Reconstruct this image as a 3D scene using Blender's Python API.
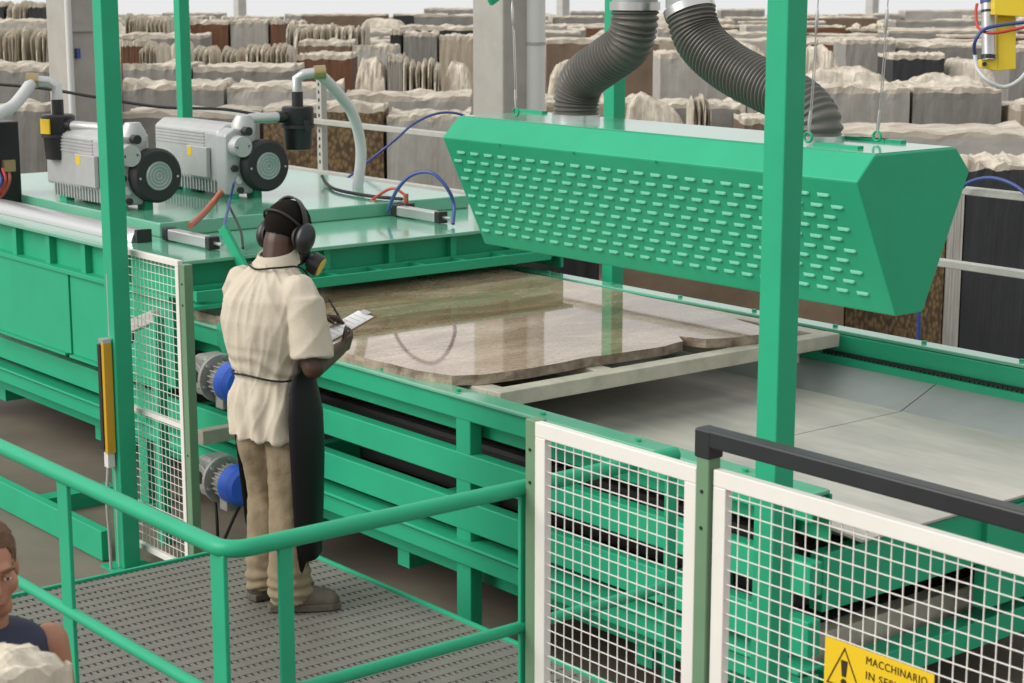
import bpy, bmesh, math, random
from mathutils import Vector, Matrix, noise

# ------------------------------------------------------------------ camera
S = bpy.context.scene
for o in list(bpy.data.objects): bpy.data.objects.remove(o)
FPX, CX, CY, YH, CAMZ = 1851.0, 512.0, 341.5, -20.0, 3.14
PITCH = math.atan((CY - YH) / FPX); AZ = math.radians(38.9)
FH = Vector((-math.cos(AZ), math.sin(AZ), 0)); RT = Vector((math.sin(AZ), math.cos(AZ), 0)); UP = Vector((0, 0, 1))
FW = FH * math.cos(PITCH) - UP * math.sin(PITCH); DN = -FH * math.sin(PITCH) - UP * math.cos(PITCH)
CAM = Vector((0, 0, CAMZ))
cd = bpy.data.cameras.new('camera'); cam = bpy.data.objects.new('camera', cd); S.collection.objects.link(cam)
cam.matrix_world = Matrix(((RT.x, -DN.x, -FW.x, 0), (RT.y, -DN.y, -FW.y, 0), (RT.z, -DN.z, -FW.z, CAMZ), (0, 0, 0, 1)))
cd.sensor_width = 36; cd.lens = 36 * FPX / 1024; cd.clip_end = 600
cd.dof.use_dof = True; cd.dof.focus_distance = 8.6; cd.dof.aperture_fstop = 7.0
S.camera = cam

# ------------------------------------------------------------------ light
W = bpy.data.worlds.new('world'); S.world = W; W.use_nodes = True
bg = W.node_tree.nodes['Background']; bg.inputs[0].default_value = (1.0, 1.0, 1.0, 1); bg.inputs[1].default_value = 0.56
sd = bpy.data.lights.new('sun', 'SUN'); sd.energy = 2.0; sd.angle = math.radians(45); sd.color = (1, 0.96, 0.9)
sun = bpy.data.objects.new('sun', sd); S.collection.objects.link(sun)
sun.rotation_euler = Vector((0.30, 0.76, -0.55)).to_track_quat('-Z', 'Y').to_euler()
vs = S.view_settings; vs.view_transform = 'Standard'; vs.look = 'None'; vs.gamma = 1.0; vs.exposure = 0.56; vs.use_curve_mapping = False

# ------------------------------------------------------------------ pixel helpers (a pixel gives a direction only)
def ray(x, y): return (x - CX) / FPX * RT + (y - CY) / FPX * DN + FW
def onz(x, y, z): d = ray(x, y); return CAM + d * ((z - CAMZ) / d.z)
def ony(x, y, Y): d = ray(x, y); return CAM + d * (Y / d.y)
def onx(x, y, X): d = ray(x, y); return CAM + d * (X / d.x)
def atd(x, y, k): return CAM + ray(x, y) * k

# ------------------------------------------------------------------ materials
def mat(name, col, rough=0.5, metal=0.0, var=0.0, scale=8.0, bump=0.0, bscale=40.0, spec=0.5, col2=None, objcol=False, stretch=None, coat=0.0):
    m = bpy.data.materials.new(name); m.use_nodes = True; nt = m.node_tree; b = nt.nodes['Principled BSDF']
    b.inputs['Roughness'].default_value = rough; b.inputs['Metallic'].default_value = metal
    b.inputs['Specular IOR Level'].default_value = spec; b.inputs['Coat Weight'].default_value = coat; b.inputs['Coat Roughness'].default_value = 0.08
    b.inputs['Base Color'].default_value = (*col, 1)
    tc = nt.nodes.new('ShaderNodeTexCoord'); src = tc.outputs['Object']
    if stretch:
        mp = nt.nodes.new('ShaderNodeMapping'); mp.inputs['Scale'].default_value = stretch; nt.links.new(src, mp.inputs[0]); src = mp.outputs[0]
    if var or col2 or objcol:
        n = nt.nodes.new('ShaderNodeTexNoise'); n.inputs['Scale'].default_value = scale; n.inputs['Detail'].default_value = 6; n.inputs['Roughness'].default_value = 0.65
        nt.links.new(src, n.inputs['Vector'])
        r = nt.nodes.new('ShaderNodeValToRGB'); r.color_ramp.elements[0].position = 0.32; r.color_ramp.elements[1].position = 0.68
        c2 = col2 or tuple(c * (1 - var) for c in col)
        if objcol:
            r.color_ramp.elements[0].color = (1 - var, 1 - var, 1 - var, 1); r.color_ramp.elements[1].color = (1 + var * .5,) * 3 + (1,)
            oi = nt.nodes.new('ShaderNodeObjectInfo'); mx = nt.nodes.new('ShaderNodeMix'); mx.data_type = 'RGBA'; mx.blend_type = 'MULTIPLY'; mx.inputs[0].default_value = 1
            nt.links.new(oi.outputs['Color'], mx.inputs[6]); nt.links.new(r.outputs[0], mx.inputs[7]); nt.links.new(mx.outputs[2], b.inputs['Base Color'])
        else:
            r.color_ramp.elements[0].color = (*c2, 1); r.color_ramp.elements[1].color = (*col, 1)
            nt.links.new(r.outputs[0], b.inputs['Base Color'])
        nt.links.new(n.outputs['Fac'], r.inputs[0])
    if bump:
        n2 = nt.nodes.new('ShaderNodeTexNoise'); n2.inputs['Scale'].default_value = bscale; n2.inputs['Detail'].default_value = 5
        nt.links.new(src, n2.inputs['Vector'])
        bp = nt.nodes.new('ShaderNodeBump'); bp.inputs['Strength'].default_value = bump; bp.inputs['Distance'].default_value = 0.02
        nt.links.new(n2.outputs['Fac'], bp.inputs['Height']); nt.links.new(bp.outputs[0], b.inputs['Normal'])
    return m

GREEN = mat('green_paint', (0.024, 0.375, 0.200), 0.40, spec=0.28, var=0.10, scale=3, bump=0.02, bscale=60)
GREENTOP = mat('green_sky_sheen', (0.17, 0.44, 0.31), 0.17, col2=(0.10, 0.40, 0.25), scale=1.5, bump=0.02, bscale=8, coat=0.6)  # base colour paled to paint in the sky's reflection on upper surfaces
LOUV = mat('louvre_lit_green', (0.10, 0.43, 0.28), 0.4, spec=0.4)  # paler than the hood paint, so the lit louvre tops are coloured in
POSTG = mat('olive_green_paint', (0.15, 0.265, 0.155), 0.4, var=0.12, scale=5)
WHITE = mat('white_paint', (0.76, 0.735, 0.69), 0.4, var=0.06, scale=5)
CREAM = mat('cream_paint', (0.55, 0.52, 0.43), 0.55, var=0.3, scale=6, bump=0.05)
BLACK = mat('black_paint', (0.022, 0.024, 0.028), 0.38, var=0.2, scale=5)
BLACKPL = mat('black_plastic', (0.018, 0.018, 0.020), 0.35)
RUBBER = mat('rubber', (0.02, 0.02, 0.022), 0.6)
GALV = mat('galvanised_sheet', (0.62, 0.59, 0.52), 0.45, metal=0.25, col2=(0.38, 0.375, 0.34), scale=1.6, bump=0.04, bscale=6, stretch=(0.6, 2.2, 1))
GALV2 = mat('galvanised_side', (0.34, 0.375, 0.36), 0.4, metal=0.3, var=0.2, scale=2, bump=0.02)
GRATE = mat('grating_steel', (0.225, 0.215, 0.185), 0.55, metal=0.3, var=0.2, scale=4)
STEEL = mat('steel', (0.62, 0.62, 0.62), 0.28, metal=0.9)
ALU = mat('aluminium', (0.58, 0.585, 0.59), 0.36, metal=0.75)
ALUC = mat('cast_aluminium', (0.50, 0.51, 0.51), 0.45, metal=0.35, var=0.12, scale=8)
MOTG = mat('motor_grey', (0.36, 0.36, 0.33), 0.5, metal=0.2, var=0.2, scale=14)
BLUE = mat('blue_plastic', (0.03, 0.12, 0.62), 0.4)
BLUEC = mat('blue_hose', (0.04, 0.075, 0.26), 0.4)
REDC = mat('red_hose', (0.5, 0.05, 0.04), 0.4)
COPPER = mat('red_brown_hose', (0.38, 0.11, 0.06), 0.5)
HOSE = mat('clear_hose', (0.55, 0.56, 0.56), 0.3)
YELLOW = mat('yellow_paint', (0.80, 0.58, 0.03), 0.4, var=0.05)
SIGNY = mat('sign_yellow', (0.74, 0.50, 0.015), 0.4)
INK = mat('sign_ink', (0.03, 0.018, 0.008), 0.6)
DUCT = mat('duct_fabric', (0.115, 0.11, 0.098), 0.42, var=0.15, scale=20)
CONC = mat('concrete', (0.40, 0.385, 0.35), 0.8, var=0.18, scale=2.5, bump=0.08)
PVC = mat('pale_pipe', (0.62, 0.62, 0.60), 0.4)
GREYPIPE = mat('grey_rail_paint', (0.46, 0.46, 0.42), 0.5, var=0.15)
FLOORM = mat('dusty_concrete_floor', (0.205, 0.175, 0.135), 0.75, col2=(0.125, 0.105, 0.08), scale=0.9, bump=0.05, bscale=5)
STONE = mat('sawn_stone', (1, 1, 1), 0.8, var=0.28, scale=2.4, objcol=True, bump=0.25, bscale=14)
RUFF = mat('rough_pale_stone', (0.66, 0.60, 0.50), 0.9, col2=(0.36, 0.31, 0.245), scale=5, bump=0.5, bscale=12)
PALER = mat('white_broken_stone', (0.72, 0.66, 0.55), 0.9, col2=(0.40, 0.35, 0.27), scale=4, bump=0.6, bscale=10)
SKIN1 = mat('dark_skin', (0.068, 0.030, 0.018), 0.45, var=0.2, scale=10)
SKIN2 = mat('tanned_skin', (0.42, 0.20, 0.125), 0.5, var=0.12, scale=12)
HAIRB = mat('black_hair', (0.010, 0.008, 0.006), 0.9, spec=0.15, bump=0.3, bscale=250)
HAIRR = mat('brown_hair', (0.16, 0.07, 0.03), 0.6, var=0.4, scale=60, bump=0.5, bscale=120)
SHIRT = mat('beige_cotton', (0.56, 0.495, 0.395), 0.85, var=0.08, scale=6, bump=0.10, bscale=90)
PANTS = mat('khaki_trousers', (0.275, 0.215, 0.135), 0.9, var=0.22, scale=7, bump=0.15, bscale=70)
APRON = mat('black_rubber_apron', (0.010, 0.010, 0.011), 0.5, spec=0.25, var=0.2, scale=6, bump=0.1, bscale=15)
BOOT = mat('worn_grey_leather', (0.12, 0.10, 0.075), 0.75, var=0.35, scale=12, bump=0.2, bscale=40)
PAPER = mat('white_paper', (0.85, 0.85, 0.86), 0.7)
BOARD = mat('brown_board', (0.22, 0.10, 0.05), 0.6)
VEST = mat('navy_vest', (0.035, 0.04, 0.075), 0.9, var=0.15, scale=20)
FILTY = mat('filter_yellow', (0.70, 0.52, 0.05), 0.5)
BRASS = mat('brass', (0.42, 0.33, 0.17), 0.3, metal=0.8)
EYEW = mat('eye_white', (0.8, 0.78, 0.75), 0.3)
LIP = mat('lip', (0.36, 0.12, 0.09), 0.5)
GREYP = mat('grey_cable', (0.35, 0.35, 0.33), 0.5)

def polished_stone():
    m = bpy.data.materials.new('polished_granite'); m.use_nodes = True; nt = m.node_tree; b = nt.nodes['Principled BSDF']
    tc = nt.nodes.new('ShaderNodeTexCoord'); mp = nt.nodes.new('ShaderNodeMapping'); mp.inputs['Scale'].default_value = (1.0, 0.35, 1); mp.inputs['Rotation'].default_value = (0, 0, 0.15)
    nt.links.new(tc.outputs['Object'], mp.inputs[0])
    n = nt.nodes.new('ShaderNodeTexNoise'); n.inputs['Scale'].default_value = 2.2; n.inputs['Detail'].default_value = 9; n.inputs['Roughness'].default_value = 0.7; n.inputs['Distortion'].default_value = 0.8
    nt.links.new(mp.outputs[0], n.inputs['Vector'])
    r = nt.nodes.new('ShaderNodeValToRGB'); cr = r.color_ramp
    cr.elements[0].position = 0.3; cr.elements[0].color = (0.13, 0.085, 0.05, 1); cr.elements[1].position = 0.72; cr.elements[1].color = (0.58, 0.47, 0.37, 1)
    e = cr.elements.new(0.5); e.color = (0.33, 0.235, 0.155, 1)
    nt.links.new(n.outputs['Fac'], r.inputs[0])
    n2 = nt.nodes.new('ShaderNodeTexNoise'); n2.inputs['Scale'].default_value = 55; n2.inputs['Detail'].default_value = 4
    nt.links.new(tc.outputs['Object'], n2.inputs['Vector'])
    r2 = nt.nodes.new('ShaderNodeValToRGB'); r2.color_ramp.elements[0].position = 0.35; r2.color_ramp.elements[0].color = (0.8, 0.78, 0.76, 1); r2.color_ramp.elements[1].position = 0.6; r2.color_ramp.elements[1].color = (1.15, 1.1, 1.05, 1)
    nt.links.new(n2.outputs['Fac'], r2.inputs[0])
    mx = nt.nodes.new('ShaderNodeMix'); mx.data_type = 'RGBA'; mx.blend_type = 'MULTIPLY'; mx.inputs[0].default_value = 1
    nt.links.new(r.outputs[0], mx.inputs[6]); nt.links.new(r2.outputs[0], mx.inputs[7]); nt.links.new(mx.outputs[2], b.inputs['Base Color'])
    b.inputs['Roughness'].default_value = 0.035; b.inputs['IOR'].default_value = 1.9
    return m
GRANITE = polished_stone()
SLABEDGE = mat('broken_slab_edge', (0.42, 0.34, 0.26), 0.85, col2=(0.15, 0.10, 0.075), scale=9, bump=0.6, bscale=25)

def speckle():
    m = bpy.data.materials.new('speckled_brown_stone'); m.use_nodes = True; nt = m.node_tree; b = nt.nodes['Principled BSDF']
    tc = nt.nodes.new('ShaderNodeTexCoord'); v = nt.nodes.new('ShaderNodeTexVoronoi'); v.inputs['Scale'].default_value = 34
    nt.links.new(tc.outputs['Object'], v.inputs['Vector'])
    r = nt.nodes.new('ShaderNodeValToRGB'); r.color_ramp.elements[0].color = (0.30, 0.19, 0.085, 1); r.color_ramp.elements[1].position = 0.75; r.color_ramp.elements[1].color = (0.075, 0.05, 0.028, 1)
    nt.links.new(v.outputs['Distance'], r.inputs[0]); nt.links.new(r.outputs[0], b.inputs['Base Color']); b.inputs['Roughness'].default_value = 0.8
    return m
SPECK = speckle()

# ------------------------------------------------------------------ mesh builder
class MB:
    def __init__(s): s.v = []; s.f = []; s.m = []; s.cur = 0
    def add(s, vs, fs):
        b = len(s.v); s.v += [Vector(p) for p in vs]
        for f in fs: s.f.append([b + i for i in f]); s.m.append(s.cur)
        return s
    def box(s, x0, x1, y0, y1, z0, z1):
        return s.add([(x0, y0, z0), (x1, y0, z0), (x1, y1, z0), (x0, y1, z0), (x0, y0, z1), (x1, y0, z1), (x1, y1, z1), (x0, y1, z1)],
                     [(0, 3, 2, 1), (4, 5, 6, 7), (0, 1, 5, 4), (1, 2, 6, 5), (2, 3, 7, 6), (3, 0, 4, 7)])
    def bar(s, p0, p1, w, h, up=(0, 0, 1)):
        p0 = Vector(p0); p1 = Vector(p1); d = (p1 - p0).normalized(); u = Vector(up)
        if abs(d.dot(u)) > 0.98: u = Vector((1, 0, 0))
        a = d.cross(u).normalized() * w / 2; c = a.cross(d).normalized() * h / 2
        vs = [p + sa * a + sc * c for p in (p0, p1) for sa, sc in ((-1, -1), (1, -1), (1, 1), (-1, 1))]
        return s.add(vs, [(0, 1, 2, 3), (7, 6, 5, 4), (0, 4, 5, 1), (1, 5, 6, 2), (2, 6, 7, 3), (3, 7, 4, 0)])
    def cone(s, p0, p1, r0, r1=None, n=16, caps=True):
        return s.tube([p0, p1], [r0, r0 if r1 is None else r1], n, caps)
    def tube(s, pts, rad, n=10, caps=True):
        pts = [Vector(p) for p in pts]; N = len(pts)
        if not hasattr(rad, '__len__'): rad = [rad] * N
        d0 = (pts[1] - pts[0]).normalized(); u = Vector((0, 0, 1)) if abs(d0.z) < 0.9 else Vector((1, 0, 0))
        a = d0.cross(u).normalized(); vs = []
        for i in range(N):
            d = (pts[min(i + 1, N - 1)] - pts[max(i - 1, 0)])
            if d.length < 1e-9: d = d0
            d = d.normalized(); a = (a - d * a.dot(d)).normalized(); c = d.cross(a)
            for k in range(n):
                t = 2 * math.pi * k / n; vs.append(pts[i] + (a * math.cos(t) + c * math.sin(t)) * rad[i])
        fs = [(i * n + k, i * n + (k + 1) % n, (i + 1) * n + (k + 1) % n, (i + 1) * n + k) for i in range(N - 1) for k in range(n)]
        if caps: fs += [tuple(reversed(range(n))), tuple((N - 1) * n + k for k in range(n))]
        return s.add(vs, fs)
    def prism(s, poly, axis, a0, a1):
        n = len(poly); ax = {'x': lambda u, v, w: (w, u, v), 'y': lambda u, v, w: (u, w, v), 'z': lambda u, v, w: (u, v, w)}[axis]
        vs = [ax(u, v, a0) for u, v in poly] + [ax(u, v, a1) for u, v in poly]
        return s.add(vs, [tuple(reversed(range(n))), tuple(range(n, 2 * n))] + [(i, (i + 1) % n, n + (i + 1) % n, n + i) for i in range(n)])
    def ball(s, c, r, nu=14, nv=9, R=None):
        c = Vector(c); r = Vector(r) if hasattr(r, '__len__') else Vector((r, r, r)); vs = []
        for j in range(nv + 1):
            ph = math.pi * j / nv
            for i in range(nu):
                th = 2 * math.pi * i / nu; p = Vector((r.x * math.sin(ph) * math.cos(th), r.y * math.sin(ph) * math.sin(th), r.z * math.cos(ph)))
                vs.append(c + (R @ p if R else p))
        fs = [(j * nu + i, (j + 1) * nu + i, (j + 1) * nu + (i + 1) % nu, j * nu + (i + 1) % nu) for j in range(nv) for i in range(nu)]
        return s.add(vs, fs)
    def ring(s, rings, caps=True):
        n = len(rings[0]); vs = [p for r in rings for p in r]
        fs = [(i * n + k, i * n + (k + 1) % n, (i + 1) * n + (k + 1) % n, (i + 1) * n + k) for i in range(len(rings) - 1) for k in range(n)]
        if caps: fs += [tuple(reversed(range(n))), tuple((len(rings) - 1) * n + k for k in range(n))]
        return s.add(vs, fs)
    def mesh(s, name, mats, smooth=None, shift=None, fix=True):
        me = bpy.data.meshes.new(name); sh = shift or Vector()
        me.from_pydata([p - sh for p in s.v], [], s.f)
        for m in (mats if isinstance(mats, (list, tuple)) else [mats]): me.materials.append(m)
        if any(s.m): me.polygons.foreach_set('material_index', s.m)
        if fix:
            bm = bmesh.new(); bm.from_mesh(me); bmesh.ops.remove_doubles(bm, verts=bm.verts, dist=1e-5); bmesh.ops.recalc_face_normals(bm, faces=bm.faces); bm.to_mesh(me); bm.free()
        if smooth is not None:
            me.polygons.foreach_set('use_smooth', [True] * len(me.polygons)); me.set_sharp_from_angle(angle=math.radians(smooth))
        me.update(); return me

COL = S.collection
def tag(o, label=None, cat=None, group=None, kind=None):
    if label: o['label'] = label
    if cat: o['category'] = cat
    if group: o['group'] = group
    if kind: o['kind'] = kind
    return o
def empty(name, loc, label, cat, group=None, rz=0.0):
    o = bpy.data.objects.new(name, None); COL.objects.link(o); o.location = loc; o.rotation_euler = (0, 0, rz); o.empty_display_size = 0.1
    return tag(o, label, cat, group)
def worldmat(o):
    m = o.matrix_basis.copy()
    return worldmat(o.parent) @ m if o.parent else m
def put(name, mb, m, parent=None, smooth=None, bevel=0.0, local=False, kind=None, label=None):
    """one mesh object; vertices given in world space unless local"""
    me = mb.mesh(name, m, smooth) if isinstance(mb, MB) else mb
    o = bpy.data.objects.new(name, me); COL.objects.link(o)
    if parent:
        o.parent = parent
        if not local: me.transform(worldmat(parent).inverted())
    elif not local and isinstance(mb, MB):
        c = Vector((sum(p.x for p in mb.v), sum(p.y for p in mb.v), 0)) / len(mb.v); c.z = min(p.z for p in mb.v)
        me.transform(Matrix.Translation(-c)); o.location = c
    if bevel:
        b = o.modifiers.new('bevel', 'BEVEL'); b.width = bevel; b.segments = 2; b.limit_method = 'ANGLE'; b.angle_limit = math.radians(40)
        b.harden_normals = False
    if kind: o['kind'] = kind
    if label: o['label'] = label
    return o
def inst(name, me, parent, loc=(0, 0, 0), rot=None, scale=None):
    o = bpy.data.objects.new(name, me); COL.objects.link(o); o.parent = parent; o.location = loc
    if rot: o.rotation_euler = rot
    if scale: o.scale = scale
    return o
def smoothpath(pts, n=8):
    pts = [Vector(p) for p in pts]; P = [pts[0] * 2 - pts[1]] + pts + [pts[-1] * 2 - pts[-2]]; out = []
    for i in range(1, len(P) - 2):
        for k in range(n):
            t = k / n; a, b, c, d = P[i - 1], P[i], P[i + 1], P[i + 2]
            out.append(0.5 * ((2 * b) + (c - a) * t + (2 * a - 5 * b + 4 * c - d) * t * t + (3 * b - a - 3 * c + d) * t ** 3))
    out.append(pts[-1]); return out
def B(*a): return MB().box(*a)
def cable(name, pts, r, m, label, cat='cable', group=None, n=8):
    o = put(name, MB().tube(smoothpath(pts), r, n), m, smooth=60); return tag(o, label, cat, group)
def remeshed(name, mb, m, voxel, smooth_it=6, disp=None, cut=None):
    me = mb.mesh(name, m, fix=True); o = bpy.data.objects.new(name + '_src', me); COL.objects.link(o)
    r = o.modifiers.new('r', 'REMESH'); r.mode = 'VOXEL'; r.voxel_size = voxel
    s = o.modifiers.new('s', 'SMOOTH'); s.iterations = smooth_it; s.factor = 0.5
    bpy.context.view_layer.update(); dg = bpy.context.evaluated_depsgraph_get()
    me2 = bpy.data.meshes.new_from_object(o.evaluated_get(dg)); bpy.data.objects.remove(o); bpy.data.meshes.remove(me)
    me2.name = name
    if not me2.materials: me2.materials.append(m)
    if disp:
        bm = bmesh.new(); bm.from_mesh(me2); bm.normal_update()
        for v in bm.verts: v.co += v.normal * disp(v.co)
        bm.to_mesh(me2); bm.free()
    if cut:
        bm = bmesh.new(); bm.from_mesh(me2); bmesh.ops.delete(bm, geom=[v for v in bm.verts if cut(v.co)], context='VERTS'); bm.to_mesh(me2); bm.free()
    me2.polygons.foreach_set('use_smooth', [True] * len(me2.polygons)); me2.update()
    return me2

# ================================================================== SETTING
fl = put('floor', MB().prism([(60, -60), (60, 40), (-22, 106), (-112, -6), (-60, -60)], 'z', -0.2, 0.0), FLOORM); tag(fl, 'dusty grey-brown concrete floor of the stone works', 'floor', kind='structure')

# ================================================================== CONVEYOR FRAME
YN, YF, XE, XL = 5.10, 7.80, -4.52, -13.6
cv = empty('conveyor_frame', (-8, 6.45, 0), 'long green steel conveyor frame with stacked side beams and grey trough', 'conveyor')
def beam(name, *a, m=GREEN, bevel=0.006): return put(name, B(*a), m, cv, bevel=bevel)
for Y, s in ((YN, 1), (YF, -1)):
    y = lambda a, b: (Y + min(s * a, s * b), Y + max(s * a, s * b))
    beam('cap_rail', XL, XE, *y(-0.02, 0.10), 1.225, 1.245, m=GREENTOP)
    beam('top_beam', XL, XE, *y(0.0, 0.012), 1.125, 1.225)
    beam('web_plate', XL, XE, *y(0.10, 0.115), 1.03, 1.225)
    beam('side_beam', XL, XE, *y(0.0, 0.07), 0.83, 0.965)
    beam('side_beam', XL, XE, *y(0.0, 0.07), 0.59, 0.735)
    beam('flange_strip', XL, XE, *y(-0.05, 0.09), 0.528, 0.545)
    beam('side_beam', XL, XE, *y(-0.02, 0.07), 0.43, 0.512)
    beam('inner_beam', XL, XE, *y(0.13, 0.16), 0.30, 0.50)
for X in (-6.69, -9.9, -12.9, -4.72):
    for Y in (YN + 0.003, YF - 0.073):
        put('leg', B(X - 0.055, X + 0.055, Y, Y + 0.07, 0.012, 1.22), GREEN, cv, bevel=0.005)
        put('foot_plate', B(X - 0.1, X + 0.1, Y - 0.04, Y + 0.11, 0.0, 0.012), GREEN, cv)
for X in (-5.6, -7.4, -8.3, -10.8, -12.3):
    put('cross_beam', B(X - 0.05, X + 0.05, YN + 0.16, YF - 0.16, 0.20, 0.32), GREEN, cv)
for X in (-5.3, -6.9, -8.1, -9.3, -10.6, -11.8):
    put('cross_beam', B(X - 0.04, X + 0.04, YN + 0.07, YF - 0.07, 0.61, 0.72), GREEN, cv)
# bolts along the near and far rail
bolt = MB().cone((0, 0, 0), (0, 0, 0.012), 0.014, n=8).mesh('bolt', GREEN)
for i in range(9):
    for Y in (YN + 0.03, YF - 0.03): inst('bolt', bolt, cv, (-4.9 - i * 0.62 + 8, Y - 6.45, 1.245))
# trough sheets
xs = [-9.2, -5.955, -4.60]
for i in range(2):
    a, b = xs[i] + 0.004, xs[i + 1] - 0.004
    put('trough_floor', MB().add([(a, 5.50, .965), (b, 5.50, .965), (b, 7.37, .965), (a, 7.37, .965), (a, 5.50, .955), (b, 5.50, .955), (b, 7.37, .955), (a, 7.37, .955)],
        [(0, 1, 2, 3), (7, 6, 5, 4), (0, 4, 5, 1), (1, 5, 6, 2), (2, 6, 7, 3), (3, 7, 4, 0)]), GALV, cv)
    put('trough_side', MB().prism([(7.37, .965), (7.66, 1.075), (7.66, 1.065), (7.375, .955)], 'x', a, b), GALV2, cv)
    put('trough_side', MB().prism([(5.50, .965), (5.22, 1.095), (5.22, 1.085), (5.495, .955)], 'x', a, b), GALV, cv)
put('ledge', B(-9.2, XE, 7.645, 7.685, 1.05, 1.11), GREEN, cv)
# roller chain on the far side
chm = MB().cone((0, 0, -0.012), (0, 0, 0.012), 0.011, n=6).mesh('chain_link', STEEL)
ch = MB()
for i in range(150):
    x = -6.75 + i * 0.0145
    ch.box(x, x + 0.010, 7.660, 7.674, 1.112 + (0.008 if i % 2 else 0), 1.136)
put('roller_chain', ch, RUBBER, cv, kind='stuff')
put('gap_darkener', B(-13.3, -4.9, 5.45, 7.45, 0.60, 0.90), RUBBER, cv, bevel=0.03)  # added black boxes, no real belts; they darken the gaps between beams
put('gap_darkener', B(-13.3, -4.95, 5.50, 7.40, 0.30, 0.50), RUBBER, cv, bevel=0.03)
# end frame under the trough
put('end_beam', B(-4.70, -4.63, 5.3, 7.7, 0.70, 0.94), GREEN, cv, bevel=0.005)
put('end_beam', B(-4.78, -4.66, 5.17, 7.7, 0.30, 0.42), GREEN, cv, bevel=0.005)
put('grey_channel', B(-4.93, -4.84, 5.25, 7.6, 0.38, 0.50), CREAM, cv, bevel=0.004)
put('end_bearing', MB().cone((-4.60, 6.9, 0.86), (-4.54, 6.9, 0.86), 0.045, n=14), BLACKPL, cv, smooth=40)
put('end_plate', B(-4.66, -4.60, 6.3, 7.75, 0.50, 0.93), GREEN, cv, bevel=0.004)

# ================================================================== MACHINE CABINET (left)
cb = empty('machine_cabinet', (-11.4, 6.45, 0.78), 'large green cabinet with ribbed side panels straddling the conveyor beneath the pumps', 'machine')
CX0, CX1, CY0, CY1, CZ0, CZ1 = -13.6, -9.30, 5.02, 7.95, 0.80, 1.56
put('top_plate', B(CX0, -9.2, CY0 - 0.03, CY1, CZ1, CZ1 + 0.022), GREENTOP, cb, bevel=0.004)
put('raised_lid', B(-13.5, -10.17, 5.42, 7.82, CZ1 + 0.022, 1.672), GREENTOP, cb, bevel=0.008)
# near side: upper row of small bays and lower row of large bays, each plate of its own
ux = [-13.6, -12.9, -12.15, -11.43, -10.93, -10.43, -9.93, -9.30]
for i in range(len(ux) - 1): put('upper_panel', B(ux[i] + 0.02, ux[i + 1] - 0.02, CY0 + 0.05, CY0 + 0.07, 1.365, CZ1), GREEN, cb)
for x in ux: put('rib', B(x - 0.03, x + 0.03, CY0 + 0.005, CY0 + 0.06, 1.365, CZ1), GREEN, cb)
put('ledge', B(CX0, CX1, CY0 - 0.025, CY0 + 0.06, 1.340, 1.370), GREEN, cb, bevel=0.004)
lx = [-13.6, -11.95, -10.62, -9.30]
for i in range(len(lx) - 1):
    put('lower_panel', B(lx[i] + 0.004, lx[i + 1] - 0.004, CY0 + (0.0 if i != 1 else -0.01), CY0 + 0.025, 0.83, 1.338), GREEN, cb, bevel=0.003)
    put('panel_lip', B(lx[i] + 0.01, lx[i + 1] - 0.05, CY0 - 0.03, CY0 + 0.0, 0.815, 0.83), GREEN, cb)
put('far_panel', B(CX0, CX1, CY1 - 0.03, CY1 - 0.005, 1.26, CZ1), GREEN, cb)
# outlet side facing the slab
for i in range(6):
    a = CY0 + 0.07 + i * 0.475; b = a + 0.475
    put('front_panel', B(CX1 - 0.02, CX1, a + 0.02, min(b, CY1) - 0.02, 1.34, CZ1), GREEN, cb)
    put('rib', B(CX1, CX1 + 0.05, a - 0.022, a + 0.022, 1.36, CZ1), GREEN, cb)
# ladder frame at the outlet
for X in (-9.24, -9.05): put('ladder_bar', B(X - 0.012, X + 0.012, 5.03, 7.62, 1.37, 1.43), GREEN, cb, bevel=0.003)
for i in range(9): put('ladder_rung', B(-9.23, -9.06, 5.03 + i * 0.32, 5.055 + i * 0.32, 1.375, 1.425), GREEN, cb)
put('lever', MB().bar((-9.30, 5.36, 1.74), (-9.10, 5.42, 1.44), 0.03, 0.06), GREEN, cb, bevel=0.004)
put('hopper_lip', MB().prism([(-9.22, 1.33), (-9.02, 1.33), (-9.02, 1.35), (-9.22, 1.40)], 'y', 5.0, 5.5), GREEN, cb)

# ================================================================== SLAB AND ITS CARRIER
sp = empty('slab_carrier', (-8, 6.4, 1.14), 'cream painted steel carrier frame under the polished slab', 'frame')
for x in (-6.68, -9.4): put('cross_bar', B(x - 0.05, x + 0.05, 5.28, 7.66, 1.165, 1.238), CREAM, sp, bevel=0.004)
for y in (5.33, 6.03, 6.95, 7.61): put('long_bar', B(-9.35, -6.73, y - 0.05, y + 0.05, 1.166, 1.236), CREAM, sp, bevel=0.004)
for y in (5.5, 7.45): put('slide_foot', B(-9.3, -6.75, y - 0.02, y + 0.02, 1.08, 1.166), CREAM, sp)
random.seed(3)
out = [(-9.75, 5.17), (-9.2, 5.12), (-8.5, 5.14), (-7.9, 5.10), (-7.45, 5.12), (-7.1, 5.14), (-6.90, 5.20), (-6.82, 5.32), (-6.80, 5.6), (-6.82, 6.0), (-6.80, 6.3), (-6.79, 6.5), (-6.83, 6.66),
       (-6.94, 6.74), (-6.80, 6.79), (-6.73, 6.92), (-6.70, 7.12), (-6.85, 7.28), (-7.3, 7.38), (-8.0, 7.45), (-8.8, 7.48), (-9.5, 7.46), (-10.2, 7.4), (-10.4, 6.5), (-10.2, 5.5)]
pts = []
for i in range(len(out)):
    a, b = Vector((*out[i], 0)), Vector((*out[(i + 1) % len(out)], 0)); k = max(1, int((b - a).length / 0.07))
    for j in range(k):
        p = a.lerp(b, j / k); q = noise.noise_vector(p * 6) * 0.014; pts.append((p.x + q.x, p.y + q.y))
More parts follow.
